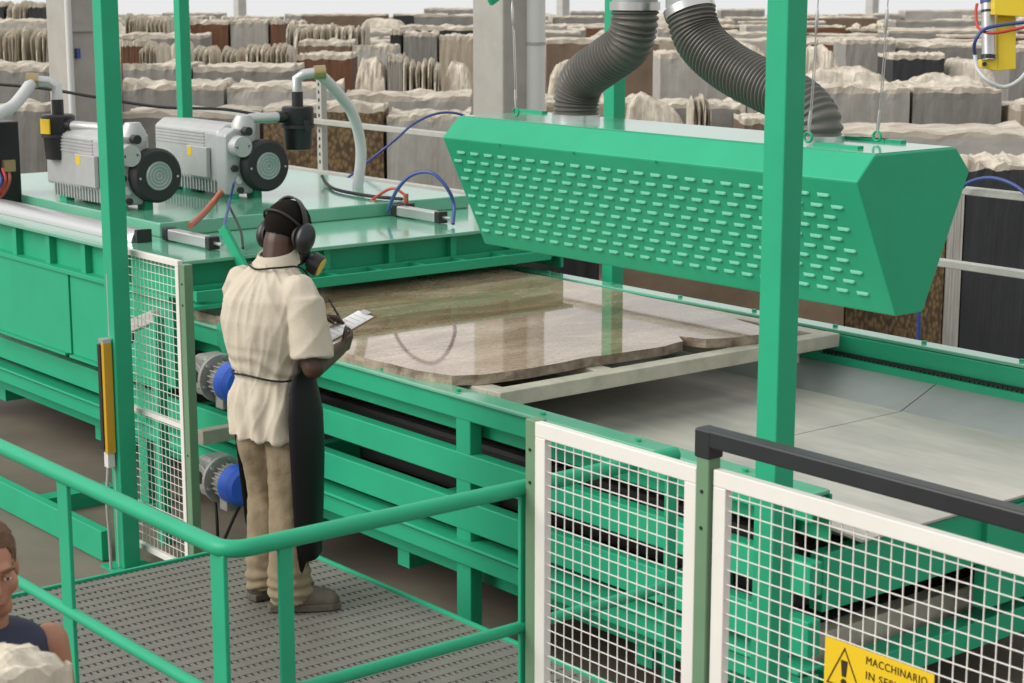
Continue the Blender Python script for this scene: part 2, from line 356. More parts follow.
sl = MB(); n = len(pts); c = Vector((-8.5, 6.3, 0))
top = [Vector((x, y, 1.288)) for x, y in pts]; top2 = [p - (p - c - Vector((0, 0, 1.288))).normalized() * -0.01 - Vector((0, 0, 0.006)) for p in top]
mid = [p + Vector((noise.noise(p * 9) * 0.012, noise.noise(p * 11) * 0.012, -0.024)) for p in top]; bot = [p + Vector((0, 0, -0.049)) for p in top]
sl.add(top, [tuple(range(n))]); sl.cur = 1
sl.ring([bot, mid, top], caps=False); sl.add(list(reversed(bot)), [tuple(range(n))])
o = put('stone_slab', sl, [GRANITE, SLABEDGE]); tag(o, 'large polished beige and brown granite slab with broken edges on the conveyor', 'stone slab')

# ================================================================== GANTRY POSTS
def post(x, y, label, zt=3.75, w=0.1):
    t = empty('steel_post', (x, y, 0), label, 'post', 'green gantry posts')
    put('column', B(x - w / 2, x + w / 2, y - w / 2, y + w / 2, 0.012, zt), GREEN, t, bevel=0.006)
    put('base_plate', B(x - 0.11, x + 0.11, y - 0.11, y + 0.11, 0, 0.012), GREEN, t)
    return t
P1 = post(-8.83, 4.44, 'green square gantry post with the yellow light curtain strip, beside the mesh gate')
P3 = post(-8.87, 8.00, 'green square gantry post behind the extraction hood and grey duct')
P4 = post(-4.44, 4.80, 'green square gantry post at the open end of the conveyor, in front of the hood')
P2 = post(-14.33, 7.92, 'green square gantry post rising behind the vacuum pumps')
P5 = post(-4.44, 8.0, 'green square gantry post at the far side of the open conveyor end')
gb = empty('gantry_beams', (-8.9, 6.2, 3.1), 'green overhead gantry beams joining the posts', 'beam')
put('beam', B(-8.97, -8.87, 4.44, 8.0, 3.55, 3.67), GREEN, gb); put('beam', B(-13.9, -4.4, 7.95, 8.05, 3.55, 3.67), GREEN, gb)
put('beam', B(-4.49, -4.39, 4.8, 8.0, 3.55, 3.67), GREEN, gb)
put('gusset', MB().bar((-8.92, 7.02, 3.02), (-8.92, 7.99, 3.60), 0.03, 0.07), GREEN, gb)
lb = empty('floor_beam', (-11, 4.42, 0), 'green steel beam lying along the floor beside the light curtain post', 'beam')
put('web', B(-13.4, -9.0, 4.37, 4.43, 0.005, 0.175), GREEN, lb, bevel=0.004)
for x in (-12.6, -10.1): put('foot', B(x - .06, x + .06, 4.43, 5.0, 0.0, 0.1), GREEN, lb)

lc = empty('light_curtain', (-8.83, 4.36, 0), 'yellow and black light curtain strip standing along a green post', 'safety sensor')
q0 = ony(107, 343, 4.36); q1 = ony(107, 462, 4.36)
put('housing', B(-8.8350, -8.8050, 4.335, 4.385, q1.z + .06, q0.z), mat('amber_paint', (0.55, 0.31, 0.02), 0.4), lc, bevel=0.003)
put('lens_strip', B(-8.8650, -8.8345, 4.328, 4.38, q1.z + .08, q0.z - .01), BLACKPL, lc)
put('end_cap', B(-8.8600, -8.8070, 4.335, 4.385, q0.z, q0.z + .02), ALU, lc)
put('connector', B(-8.8600, -8.8150, 4.34, 4.38, q1.z - .02, q1.z + .06), PVC, lc)
put('stand_tube', MB().cone((-8.8450, 4.40, 0.01), (-8.8450, 4.40, 1.62), 0.012, n=8), GREYP, lc, smooth=40)
put('lead', MB().tube(smoothpath([(-8.8350, 4.35, q1.z), (-8.8300, 4.33, .4), (-8.8400, 4.34, .2), (-8.8350, 4.34, .012)]), 0.009, 8), GREYP, lc, smooth=60)

# ================================================================== MESH FENCING
def mesh_panel(name, x0, x1, y, z0, z1, label, fw=0.05, pv=0.0445, ph=0.0430, mids=(), group=None):
    t = empty(name, ((x0 + x1) / 2, y, z0), label, 'mesh panel', group)
    put('frame_rail', B(x0, x1, y - .015, y + .015, z1 - fw, z1), WHITE, t, bevel=0.003); put('frame_rail', B(x0, x1, y - .015, y + .015, z0, z0 + fw), WHITE, t, bevel=0.003)
    put('frame_stile', B(x0, x0 + fw, y - .0148, y + .0148, z0 + fw, z1 - fw), WHITE, t, bevel=0.003); put('frame_stile', B(x1 - fw, x1, y - .0148, y + .0148, z0 + fw, z1 - fw), WHITE, t, bevel=0.003)
    for z in mids: put('frame_rail', B(x0 + fw, x1 - fw, y - .01, y + .01, z - .012, z + .012), WHITE, t)
    wv = B(-.0015, .0015, -.0015, .0015, 0, z1 - z0 - 2 * fw).mesh('wire', WHITE); wh = B(0, x1 - x0 - 2 * fw, -.0015, .0015, -.0015, .0015).mesh('wire', WHITE)
    nx = int((x1 - x0 - 2 * fw) / ph); nz = int((z1 - z0 - 2 * fw) / pv)
    for i in range(1, nx + 1): inst('wire', wv, t, (x0 + fw + i * ph - .006 - (x0 + x1) / 2, .003, fw))
    for i in range(nz): inst('wire', wh, t, (x0 + fw - (x0 + x1) / 2, -.002, z1 - z0 - fw - .02 - i * pv))
    return t
FY = 3.72
mesh_panel('mesh_gate', -4.475, -3.735, FY, 0.08, 1.742, 'white framed wire mesh panel between the platform rail and the black handrail')
mesh_panel('mesh_gate', -3.665, -2.15, FY, 0.08, 1.752, 'white framed wire mesh panel carrying the yellow warning sign')
mesh_panel('mesh_gate', -8.98, -8.335, 4.55, 0.08, 1.735, 'tall narrow white wire mesh panel between the light curtain post and the gear motors', fw=0.032, mids=(0.86,))
def fpost(x, y, h, label, w=0.05):
    t = empty('fence_post', (x, y, 0), label, 'post', 'olive green fence posts')
    put('upright', B(x - w / 2, x + w / 2, y - w / 2, y + w / 2, 0.01, h), POSTG, t, bevel=0.003); put('foot', B(x - .07, x + .07, y - .07, y + .07, 0, .01), POSTG, t)
    for z in (h - .1, h - .21, h - 1.0): put('screw', MB().cone((x, y - w / 2 - .003, z), (x, y - w / 2 + .002, z), 0.006, n=6), BLACKPL, t)
fpost(-4.51, FY + 0.02, 1.74, 'olive green fence post at the end of the platform handrail'); fpost(-3.70, FY + 0.0, 1.78, 'olive green fence post carrying the end of the black handrail')
fpost(-8.295, 4.56, 1.72, 'olive green fence post beside the gear motors')
hr = empty('black_handrail', (-3.7, FY, 1.74), 'black square tube handrail above the mesh panel with the sign', 'handrail')
put('upright', B(-3.73, -3.67, FY - .03, FY + .03, 1.78, 1.865), BLACK, hr, bevel=0.004); put('rail', B(-3.73, -2.1, FY - .028, FY + .028, 1.815, 1.868), BLACK, hr, bevel=0.006)
# warning sign
sg0 = ony(826, 636, FY - .02); sg1 = ony(935, 668, FY - .02)
sx0, sx1, sz1 = sg0.x, sg1.x, sg0.z; sw = sx1 - sx0; sh_ = 0.30
sg = empty('warning_sign', ((sx0 + sx1) / 2, FY - .02, sz1 - sh_), 'yellow machinery warning sign with black triangle and lettering wired to the mesh', 'sign')
put('plate', B(sx0, sx1, FY - .022, FY - .019, sz1 - sh_, sz1), SIGNY, sg)
def txt(s, x, z, size, parent):
    cu = bpy.data.curves.new('lettering', 'FONT'); cu.body = s; cu.size = size; cu.extrude = 0.0006; cu.align_x = 'LEFT'; cu.offset = 0.0; cu.space_character = 1.12
    ob = bpy.data.objects.new('tmp', cu); COL.objects.link(ob); bpy.context.view_layer.update()
    me = bpy.data.meshes.new_from_object(ob.evaluated_get(bpy.context.evaluated_depsgraph_get())); bpy.data.objects.remove(ob)
    xs_ = [v.co.x for v in me.vertices]; kx = min(1.0, sw * .55 / (max(xs_) - min(xs_))); me.transform(Matrix.Diagonal((kx, 1, 1, 1))); me.transform(Matrix.Rotation(math.pi / 2, 4, 'X')); me.materials.clear(); me.materials.append(INK); me.transform(Matrix.Translation((x, FY - .0232, z)))
    me.transform(worldmat(parent).inverted()); o = bpy.data.objects.new('lettering', me); COL.objects.link(o); o.parent = parent
txt('MACCHINARIO', sx0 + sw * .39, sz1 - 0.036, 0.031, sg); txt('IN SERVIZIO', sx0 + sw * .39, sz1 - 0.078, 0.031, sg)
tri = [(sx0 + sw * .19, sz1 - .012), (sx0 + sw * .025, sz1 - .128), (sx0 + sw * .355, sz1 - .128)]
t3 = MB(); cx_, cz_ = sum(p[0] for p in tri) / 3, sum(p[1] for p in tri) / 3; inn = [(cx_ + (a - cx_) * .90, cz_ + (b - cz_) * .90) for a, b in tri]
for i in range(3):
    a, b, c2, d = tri[i], tri[(i + 1) % 3], inn[(i + 1) % 3], inn[i]; t3.add([(p[0], FY - .0235, p[1]) for p in (a, b, c2, d)] + [(p[0], FY - .0222, p[1]) for p in (a, b, c2, d)], [(0, 1, 2, 3), (7, 6, 5, 4), (0, 4, 5, 1), (3, 2, 6, 7)])
put('triangle', t3, INK, sg)
ex = MB(); ex.prism([(cx_ - .007, sz1 - .096), (cx_ + .007, sz1 - .096), (cx_ + .012, sz1 - .050), (cx_ - .012, sz1 - .050)], 'y', FY - .0235, FY - .0222); ex.cone((cx_, FY - .0235, sz1 - .112), (cx_, FY - .0222, sz1 - .112), .010, n=12)
put('exclamation_mark', ex, INK, sg)

# ================================================================== PLATFORM AND RAILING
PX0, PX1, PY0, PY1, PZ = -7.38, -4.52, 2.60, 4.49, 0.50
pl = empty('work_platform', (-6, 3.5, 0), 'grey steel grating work platform with green edge angles', 'platform')
g = MB(); x = PX0 + 0.03
while x < PX1 - 0.05:
    g.box(x, x + 0.050, PY0 + 0.01, PY1 - 0.01, PZ - 0.03, PZ - 0.004); x += 0.080
y = PY0 + 0.012
while y < PY1 - 0.02:
    g.box(PX0 + 0.01, PX1 - 0.01, y, y + 0.017, PZ - 0.031, PZ - 0.0055); y += 0.0285
put('grating', g, GRATE, pl, kind='stuff')
for a in ((PX0, PX1, PY1 - .01, PY1 + .012), (PX0, PX1, PY0 - .012, PY0 + .01), (PX0 - .012, PX0 + .01, PY0 - .012, PY1 + .012), (PX1 - .01, PX1 + .012, PY0 - .012, PY1 + .012)):
    put('edge_angle', B(*a, PZ - .07, PZ + .008), GREEN, pl, bevel=0.003)
for px_ in (PX0 + .06, -5.95, PX1 - .06):
    for py_ in (PY0 + .08, PY1 - .08): put('leg', B(px_ - .03, px_ + .03, py_ - .03, py_ + .03, 0, PZ - .07), GREEN, pl)
    put('joist', B(px_ - .03, px_ + .03, PY0 + .012, PY1 - .012, PZ - .11, PZ - .031), GREEN, pl)
rl = empty('guard_rail', (-5.5, 2.62, PZ), 'green tubular guard rail running round the corner of the grating platform', 'railing')
RY, RX, RZ1, RZ2 = 2.615, -4.56, 1.50, 1.02
def railpath(z): 
    c = []; r = 0.07
    for k in range(9):
        t = math.pi / 2 * k / 8; c.append((RX - r + r * math.sin(t), RY + r - r * math.cos(t), z))
    return [(-7.36, RY, z)] + c + [(RX, 4.42, z)]
put('top_rail', MB().tube(railpath(RZ1), 0.027, 14), GREEN, rl, smooth=50)
put('mid_rail', MB().tube([(-7.36, RY, RZ2), (RX - .05, RY, RZ2)], 0.020, 12), GREEN, rl, smooth=50)
put('mid_rail', MB().tube([(RX, RY + .08, RZ2), (RX, 4.42, RZ2)], 0.020, 12), GREEN, rl, smooth=50)
def upx(px, z=RZ1): return onz(px, -20 + (CAMZ - z) * 1886 / 5.4, z)
for x in (ony(67, 560, RY).x, ony(220, 600, RY).x, -7.33):
    put('post', MB().prism([(x - .012 - .028, RY - .008), (x + .04, RY - .008), (x + .04, RY + .008), (x - .04, RY + .008)], 'z', PZ + .008, RZ1 - .018), GREEN, rl, bevel=0.004)
for y in (onx(286, 600, RX).y, onx(525, 560, RX).y, 4.40):
    put('post', B(RX - .008, RX + .008, y - .025, y + .025, PZ + .008, RZ1 - .018), GREEN, rl, bevel=0.004)

# ================================================================== EXTRACTION HOOD
HX0, HX1 = -8.15, -5.20
hd = empty('extraction_hood', (-6.7, 6.45, 1.68), 'big green tapered extraction hood with rows of louvres hung above the slab', 'hood')
PR = dict(bl=(6.377, 1.68), br=(6.562, 1.68), rc=(6.853, 2.295), tr=(6.75, 2.405), tl=(6.195, 2.405), lc=(6.085, 2.295))
put('body', MB().prism([PR[k] for k in ('bl', 'br', 'rc', 'tr', 'tl', 'lc')], 'x', HX0, HX1), GREEN, hd, bevel=0.008)
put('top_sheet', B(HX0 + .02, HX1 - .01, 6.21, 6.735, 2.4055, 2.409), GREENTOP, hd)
L0, L1 = Vector((0, *PR['lc'])), Vector((0, *PR['bl'])); fd = (L1 - L0); nrm = Vector((0, -fd.z, fd.y)).normalized(); nrm = -nrm if nrm.y > 0 else nrm
ang = math.atan2(nrm.z, -nrm.y)
lv = MB()
prof = [(0, 0), (0, .011), (.004, .014), (.016, 0)]
lvm = MB().ring([[Vector((xx, -h * w, .010 - d)) for d, h in ((0, 0), (.007, .008), (.012, .011), (.015, 0))] for xx, w in ((-.036, 0.2), (-.027, 1), (.027, 1), (.036, .2))]).mesh('louvre', LOUV)
for r in range(10):
    P = L0 + fd * (0.125 + 0.0815 * r); k = 0
    x = HX0 + (0.125 if r % 2 == 0 else 0.068)
    while x < HX1 - 0.10:
        inst('louvre', lvm, hd, Vector((x + 6.7, P.y - 6.45, P.z - 1.68)) + nrm * 0.0005, (-ang if False else ang * -1, 0, 0)); x += 0.1185
for px_, py_ in ((530, 113), (838, 148), (865, 141), (885, 142)):
    p = onz(px_, py_, 2.405); p.y = min(max(p.y, 6.23), 6.70)
    put('hanger_plate', B(p.x - .13, p.x + .13, p.y - .02, p.y + .02, 2.409, 2.422), GREEN, hd)
for x in (HX0 + .5, HX0 + 1.1, HX0 + 1.7, HX1 - .4): put('rivet', MB().cone((x, 6.084, 2.29), (x, 6.078, 2.288), .006, n=6), GREEN, hd)

def hang(px0, py0, px1, Y, label):
    p = onz(px0, py0, 2.422); p.y = Y; p = Vector((ony(px0, py0, Y).x, Y, 2.422)); q = ony(px1, -20, Y); q = Vector((q.x, Y, 3.5))
    t = empty('hanger_cable', p, label, 'cable', 'steel wires holding the hood')
    d = (q - p); L = d.length; d.normalize()
    ey = MB(); rr = .022
    ey.tube([p + Vector((rr * math.sin(a), 0, rr + .0 - rr * math.cos(a))) for a in [i * math.pi / 8 for i in range(17)]], .006, 6, caps=False)
    put('eye_bolt', ey, GREEN, t, smooth=60)
    s0 = p + d * .04
    put('wire', MB().tube([s0, q], .0028, 6), STEEL, t)
    put('wire', MB().tube([s0 + Vector((.012, 0, .05)), s0 + d * .42 + Vector((.012, 0, 0))], .0025, 6), STEEL, t)
    put('hook', MB().tube([s0, s0 + d * .05, s0 + d * .10], [.006, .009, .005], 8), STEEL, t, smooth=50)
    put('turnbuckle', MB().tube([s0 + d * .44, s0 + d * .47, s0 + d * .53, s0 + d * .56], [.004, .008, .008, .004], 8), STEEL, t, smooth=50)
hang(516, 109, 509, 6.30, 'thin steel wire with eye bolt holding the hood corner by the concrete column')
hang(808, 144, 823, 6.30, 'thin steel wire with hook holding the hood just behind the ribbed duct end')
hang(877, 138, 893, 6.58, 'thin steel wire with turnbuckle holding the far corner of the hood')

def duct(name, pix, Y, r, label, zb=None):
    pts = [ony(a, b, Y) for a, b in pix]
    if zb: pts[0].z = zb
    path = smoothpath(pts, 40)
    # resample evenly
    L = [0.0]
    for i in range(1, len(path)): L.append(L[-1] + (path[i] - path[i - 1]).length)
    tot = L[-1]; nr = int(tot / 0.024); res = []; rad = []; j = 0; per = 6
    for i in range(nr * per + 1):
        s = tot * i / (nr * per)
        while j < len(L) - 2 and L[j + 1] < s: j += 1
        t = (s - L[j]) / max(1e-9, L[j + 1] - L[j]); res.append(path[j].lerp(path[j + 1], t)); ph = i % per
        rad.append(r * (1.0 + (0.045 if ph in (1, 2) else (0.0 if ph in (0, 3) else -0.055))))
    t = empty(name, pts[0], label, 'duct', 'ribbed ducts on the hood')
    put('ribbed_tube', MB().tube(res, rad, 36), DUCT, t, smooth=50)
    for s, e in ((0, 1), (len(res) - 1, -1)):
        a = res[s]; b = res[s + e * 9]; d = (b - a).normalized()
        put('clamp', MB().tube([a - d * .012, a - d * .01, a + d * .03, a + d * .032], [r * 1.0, r * 1.09, r * 1.09, r * 1.0], 36), STEEL, t, smooth=40)
    a = res[-1]; put('spigot', MB().cone(a, a + Vector((0, 0, .6)), r * .98, n=36), GALV2, t, smooth=40)
    return t
duct('flexible_duct', [(576, 113), (577, 95), (585, 77), (606, 61), (627, 45), (634, 25), (635, 4)], 6.47, 0.118, 'dark grey ribbed flexible duct bending into the hood end near the concrete column', 2.412)
duct('flexible_duct', [(816, 143), (815, 122), (798, 102), (765, 86), (728, 66), (700, 40), (689, 8)], 6.47, 0.118, 'dark grey ribbed flexible duct crossing behind the tall front post into the hood', 2.412)

# ================================================================== GEAR MOTORS
def gear_motor(px, py, label, Y=4.83):
    p = ony(px, py, Y); t = empty('gear_motor', (p.x, p.y, p.z - .14), label, 'motor', 'blue capped gear motors')
    x, y, z = p
    gbx = MB(); gbx.box(x - .11, x + .02, y - .075, y + .075, z - .10, z + .12)
    put('gearbox', gbx, MOTG, t, bevel=0.02)
    put('gearbox_hub', MB().cone((x - .05, y - .10, z + .01), (x - .05, y + .10, z + .01), .07, n=20), MOTG, t, smooth=40, bevel=0.004)
    put('shaft_bore', MB().cone((x - .05, y - .103, z + .01), (x - .05, y - .09, z + .01), .035, n=16), BLACKPL, t)
    put('flange', MB().cone((x + .02, y, z), (x + .045, y, z), .13, n=28), MOTG, t, smooth=40, bevel=0.004)
    for k in range(6):
        a = k * math.pi / 3 + .3; c = Vector((x + .045, y + .112 * math.cos(a), z + .112 * math.sin(a)))
        put('bolt', MB().cone(c, c + Vector((.012, 0, 0)), .011, n=6), STEEL, t)
    put('housing', MB().cone((x + .045, y, z), (x + .155, y, z), .078, n=24), MOTG, t, smooth=40)
    fn = MB()
    for k in range(20):
        a = k * math.pi / 10; u = Vector((0, math.cos(a), math.sin(a))); w = Vector((0, -math.sin(a), math.cos(a)))
        o = Vector((x, y, z)); fn.bar(o + u * .083 + Vector((.06, 0, 0)), o + u * .083 + Vector((.15, 0, 0)), .006, .026, up=u)
    put('cooling_fins', fn, MOTG, t)
    put('fan_cowl', MB().tube([(x + .14, y, z), (x + .145, y, z), (x + .225, y, z), (x + .25, y, z), (x + .251, y, z)], [.09, .108, .106, .082, .06], 26), BLUE, t, smooth=35)
    put('terminal_box', B(x + .06, x + .14, y - .05, y + .05, z - .15, z - .075), MOTG, t, bevel=0.008)
    put('mount_block', B(x - .09, x + 0.0, y + .07, y + .25, z - .08, z + .06), MOTG, t, bevel=0.006)
gear_motor(217, 377, 'upper grey gear motor with blue fan cowl just below the slab edge'); gear_motor(221, 478, 'lower grey gear motor with blue fan cowl above the floor')
q = ony(228, 342, 4.95)
o = put('chain_guard', MB().prism([(q.x - .12, q.z + .10), (q.x + .18, q.z + .02), (q.x + .22, q.z - .16), (q.x + .02, q.z - .16), (q.x - .13, q.z - .02)], 'y', 4.94, 5.07), GREEN, bevel=0.03); tag(o, 'rounded green chain guard behind the upper gear motor', 'guard')
q = ony(196, 436, 4.85)
o = put('cross_tube', B(q.x, q.x + .075, 4.85, 5.6, q.z - .04, q.z + .04), CREAM, bevel=0.006); tag(o, 'pale square cross tube between the two gear motors', 'tube')
for i, (a, b, c2, lab) in enumerate((((215, 498), (217, 520), (218, 548), 'black lead hanging straight down from the lower gear motor'), ((240, 505), (232, 522), (222, 545), 'black lead hanging at a slant below the blue cowl'), ((240, 405), (236, 425), (246, 440), 'black lead looping below the upper gear motor'))):
    cable('power_lead', [ony(*a, 4.84), ony(*b, 4.83), ony(*c2, 4.86)], .009, RUBBER, lab, 'cable', 'motor leads')
# sensor arm behind the left mesh panel
sa = empty('sensor_arm', (-8.9, 4.8, 1.2), 'grey sensor arm behind the narrow wire mesh panel', 'sensor')
q = ony(132, 326, 4.8); r_ = ony(156, 316, 4.8); put('stand', B(r_.x - .03, r_.x + .03, 4.78, 4.84, 0, r_.z), GREEN, sa); put('arm', MB().bar(q, r_, .05, .07), GREYPIPE, sa, bevel=.005); put('lead', MB().tube(smoothpath([q, ony(133, 340, 4.78), ony(126, 348, 4.8)]), .007, 6), RUBBER, sa)

# ================================================================== VACUUM PUMPS
def pump(x, y, label, seed):
    z = 1.672; t = empty('vacuum_pump', (x, y, z), label, 'pump', 'grey vacuum pumps on the cabinet')
    put('body', MB().prism([(y - .17, z + .10), (y + .15, z + .10), (y + .15, z + .48), (y - .10, z + .50), (y - .17, z + .45)], 'x', x - 1.10, x - .20), ALUC, t, bevel=0.02)
    put('sump', B(x - 1.0, x - .22, y - .15, y + .13, z + .03, z + .105), ALUC, t, bevel=0.012)
    fn = MB()
    for k in range(18): fn.box(x - .98 + k * .042, x - .966 + k * .042, y - .172, y - .148, z + .03, z + .13)
    put('fins', fn, ALUC, t)
    for k in range(5): put('side_groove', B(x - 1.07, x - .38, y - .176, y - .168, z + .34 + k * .022, z + .35 + k * .022), ALUC, t)
    put('label_plate', B(x - .58, x - .30, y - .205, y - .172, z + .13, z + .34), ALUC, t, bevel=0.006)
    put('warning_mark', B(x - .56, x - .50, y - .207, y - .205, z + .27, z + .33), SIGNY, t)
    put('end_housing', MB().prism([(y - .19, z + .03), (y + .02, z + .03), (y + .04, z + .46), (y - .12, z + .48), (y - .19, z + .44)], 'x', x - .20, x - .06), ALUC, t, bevel=0.015)
    put('port_ring', MB().tube([(x - .06, y - .10, z + .36), (x + .02, y - .10, z + .36), (x + .021, y - .10, z + .36), (x - .03, y - .10, z + .36)], [.075, .07, .04, .04], 20, caps=True), ALUC, t, smooth=40)
    put('port_bore', MB().cone((x - .02, y - .10, z + .36), (x + .015, y - .10, z + .36), .035, n=16), BRASS if seed else BLACKPL, t)
    put('oil_window', MB().cone((x - .06, y - .10, z + .13), (x - .045, y - .10, z + .13), .028, n=14), STEEL, t)
    put('oil_plug', MB().cone((x - .06, y - .09, z + .06), (x - .035, y - .09, z + .06), .022, n=10), BLACKPL, t); put('oil_plug', MB().cone((x - .06, y - .13, z + .21), (x - .035, y - .13, z + .21), .024, n=10), BLACKPL, t)
    c = Vector((x, y + .09, z + .22))
    put('motor', MB().tube([c + Vector((-.25, 0, 0)), c + Vector((-.06, 0, 0))], .16, 28), BLACKPL, t, smooth=40)
    fc = put('fan_cowl', MB().tube([c + Vector((-.08, 0, 0)), c + Vector((-.07, 0, 0)), c + Vector((.0, 0, 0)), c + Vector((.025, 0, 0)), c + Vector((.026, 0, 0))], [.165, .178, .178, .16, .1], 40), RUBBER, t, smooth=35)
    put('fan_grille', MB().cone(c + Vector((.022, 0, 0)), c + Vector((.030, 0, 0)), .094, n=36), mat('grille_grey%d' % seed, (.25, .33, .31), .5), fc)
    for k in range(4): put('grille_ring', MB().tube([c + Vector((.032, (.02 + .022 * k) * math.cos(a), (.02 + .022 * k) * math.sin(a))) for a in [i * math.pi / 12 for i in range(25)]], .0025, 5, caps=False), ALU, fc)
    for s in (-1, 1): put('screw', MB().cone(c + Vector((.02, s * .135, -.01)), c + Vector((.03, s * .135, -.01)), .008, n=8), STEEL, fc)
    for a, b in ((-.12, .06), (-.12, -.12), (-.9, .06), (-.9, -.12)): put('mount_foot', B(x + a - .05, x + a + .05, y + b - .03, y + b + .03, z, z + .06), GREEN, t)
    # inlet elbow on top and pipe to the filter
    put('inlet_flange', MB().tube([(x - .14, y + .0, z + .44), (x - .14, y, z + .50), (x - .14, y, z + .56)], [.085, .085, .05], 18), ALUC, t, smooth=40)
    put('cap', MB().cone((x - .06, y - .04, z + .46), (x + .0, y - .04, z + .46), .03, n=12), BLACKPL, t)
    return t, Vector((x - .14, y, z + .56))
pA, eA = pump(-10.80, 5.66, 'grey vacuum pump nearest the light curtain post, with brass port fitting', 1)
pB, eB = pump(-10.92, 6.56, 'grey vacuum pump beside the white hose, further from the light curtain post', 0)
def filt(px, py, k, e, hose, lab1, lab2, sticker, side):
    c = CAM + ray(px, py) * k
    t = empty('inlet_filter', (c.x, c.y, c.z - .17), lab1, 'filter', 'black inlet filters')
    put('canister', MB().tube([(c.x, c.y, c.z - .165), (c.x, c.y, c.z - .16), (c.x, c.y, c.z), (c.x, c.y, c.z + .01), (c.x, c.y, c.z + .13), (c.x, c.y, c.z + .14)], [.07, .095, .105, .112, .112, .10], 26), BLACKPL, t, smooth=35)
    put('band', MB().tube([(c.x, c.y, c.z - .012), (c.x, c.y, c.z + .012)], .118, 26), RUBBER, t, smooth=35)
    put('clip', B(c.x + .09, c.x + .125, c.y - .02, c.y + .02, c.z - .03, c.z + .05), RUBBER, t)
    put('neck', MB().tube([(c.x, c.y, c.z + .13), (c.x, c.y, c.z + .24)], .04, 16), BLACKPL, t, smooth=40)
    if sticker: 
        u = (-RT * .55 - FH * .8).normalized(); w = u.cross(UP); p = c + u * .117 + Vector((0, 0, .065)); 
        m = MB(); m.bar(p - Vector((0, 0, .05)), p + Vector((0, 0, .05)), .085, .012, up=u); put('sticker', m, SIGNY, t)
    d = Vector((e.x - c.x, e.y - c.y, 0)); dl = d.length; d.normalize()
    put('side_port', MB().tube([c + d * .09 + Vector((0, 0, .07)), c + d * .17 + Vector((0, 0, .07))], .042, 14), BLACKPL, t, smooth=40)
    zz = c.z + .07; p0 = c + d * .165; p0.z = zz; p1 = Vector((e.x, e.y, zz)) - d * .07
    pipe = [p0, p1] + [p1 + d * .07 * math.sin(a) + Vector((0, 0, -.07 * (1 - math.cos(a)))) for a in [i * math.pi / 12 for i in range(1, 7)]] + [Vector((e.x, e.y, e.z - .02))]
    put('inlet_pipe', MB().tube(pipe, .036, 14), ALU, t, smooth=60)
    put('elbow', MB().tube([Vector((c.x, c.y, c.z + .23)), Vector((c.x, c.y, c.z + .33)), Vector((c.x, c.y, c.z + .36)) + side * .05, Vector((c.x, c.y, c.z + .37)) + side * .14], .036, 14), ALU, t, smooth=60)
    put('hose_clip', MB().tube([Vector((c.x, c.y, c.z + .368)) + side * .12, Vector((c.x, c.y, c.z + .372)) + side * .20], .05, 16), BRASS, t, smooth=40)
    pts = [Vector((c.x, c.y, c.z + .37)) + side * .15] + [CAM + ray(a, b) * kk for a, b, kk in hose]
    cable('suction_hose', pts, .04, HOSE, lab2, 'hose', 'clear suction hoses', n=16)
kA = (eA - CAM).dot(FW); kB = (eB - CAM).dot(FW)
filt(59, 135, kA + .55, eA, [(15, 104, kA + .3), (0, 113, kA + .2), (-25, 130, kA + .1)], 'black inlet filter canister with yellow sticker', 'clear hose leaving the stickered filter towards the black valve box', True, (-RT * .9 - FH * .2).normalized())
filt(298, 126, kB + .3, eB, [(337, 92, kB + .45), (353, 115, kB + .6), (361, 150, kB + .7), (357, 192, kB + .7)], 'black inlet filter canister without sticker', 'clear hose curving down to the cabinet lid behind the worker', False, (RT * .9 + FH * .2).normalized())

# pneumatic cylinders and profiles on the cabinet top
def cyl(p0, p1, label, r=.035):
    p0, p1 = Vector(p0), Vector(p1); d = (p1 - p0).normalized(); t = empty('air_cylinder', (p0 + p1) / 2 - Vector((0, 0, r)), label, 'cylinder', 'air cylinders on the cabinet')
    put('barrel', MB().bar(p0, p1, r * 1.9, r * 1.9), ALU, t, bevel=.008)
    put('end_block', MB().bar(p0 - d * .06, p0, r * 2.2, r * 2.2), BLACKPL, t, bevel=.006); put('end_block', MB().bar(p1, p1 + d * .05, r * 2.2, r * 2.2), BLACKPL, t, bevel=.006)
    put('rod', MB().tube([p1 + d * .05, p1 + d * .14], .012, 10), STEEL, t, smooth=40)
a = onz(172, 231, 1.63); b = onz(207, 238, 1.63)
cyl((-9.98, 5.40, 1.625), (-9.52, 5.40, 1.625), 'short square aluminium air cylinder with black ends near the green lever')
q = onz(432, 211, 1.64); cyl((q.x - .25, q.y - .08, 1.625), (q.x + .18, q.y - .08, 1.625), 'aluminium air cylinder with black end beside the hood corner')
t = empty('round_profile', (-11.4, 5.28, 1.582), 'long rounded aluminium profile lying along the cabinet edge', 'profile')
put('shell', MB().ring([[Vector((x, 5.24 + .085 * k * math.cos(a), 1.583 + .075 * math.sin(a))) for a in [i * math.pi / 12 for i in range(13)]] for x, k in ((-13.3, 1), (-10.15, 1), (-10.10, .96), (-10.07, .8))]), ALU, t, smooth=50)
put('end_bracket', B(-10.06, -10.03, 5.19, 5.29, 1.583, 1.66), BLACKPL, t)
cable('blue_air_line', [onz(388, 211, 1.64), ony(397, 190, 7.0), ony(412, 175, 7.05), ony(432, 173, 7.1), ony(447, 188, 7.15), ony(454, 205, 7.2), onz(453, 224, 1.6)], .012, BLUEC, 'blue air line arching over the cabinet beside the hood', 'hose')
cable('blue_air_line', [onz(234, 183, 1.90), onz(230, 200, 1.78), onz(226, 218, 1.71), onz(222, 236, 1.65)], .009, BLUEC, 'blue air line dropping from the pump to the short cylinder', 'hose')
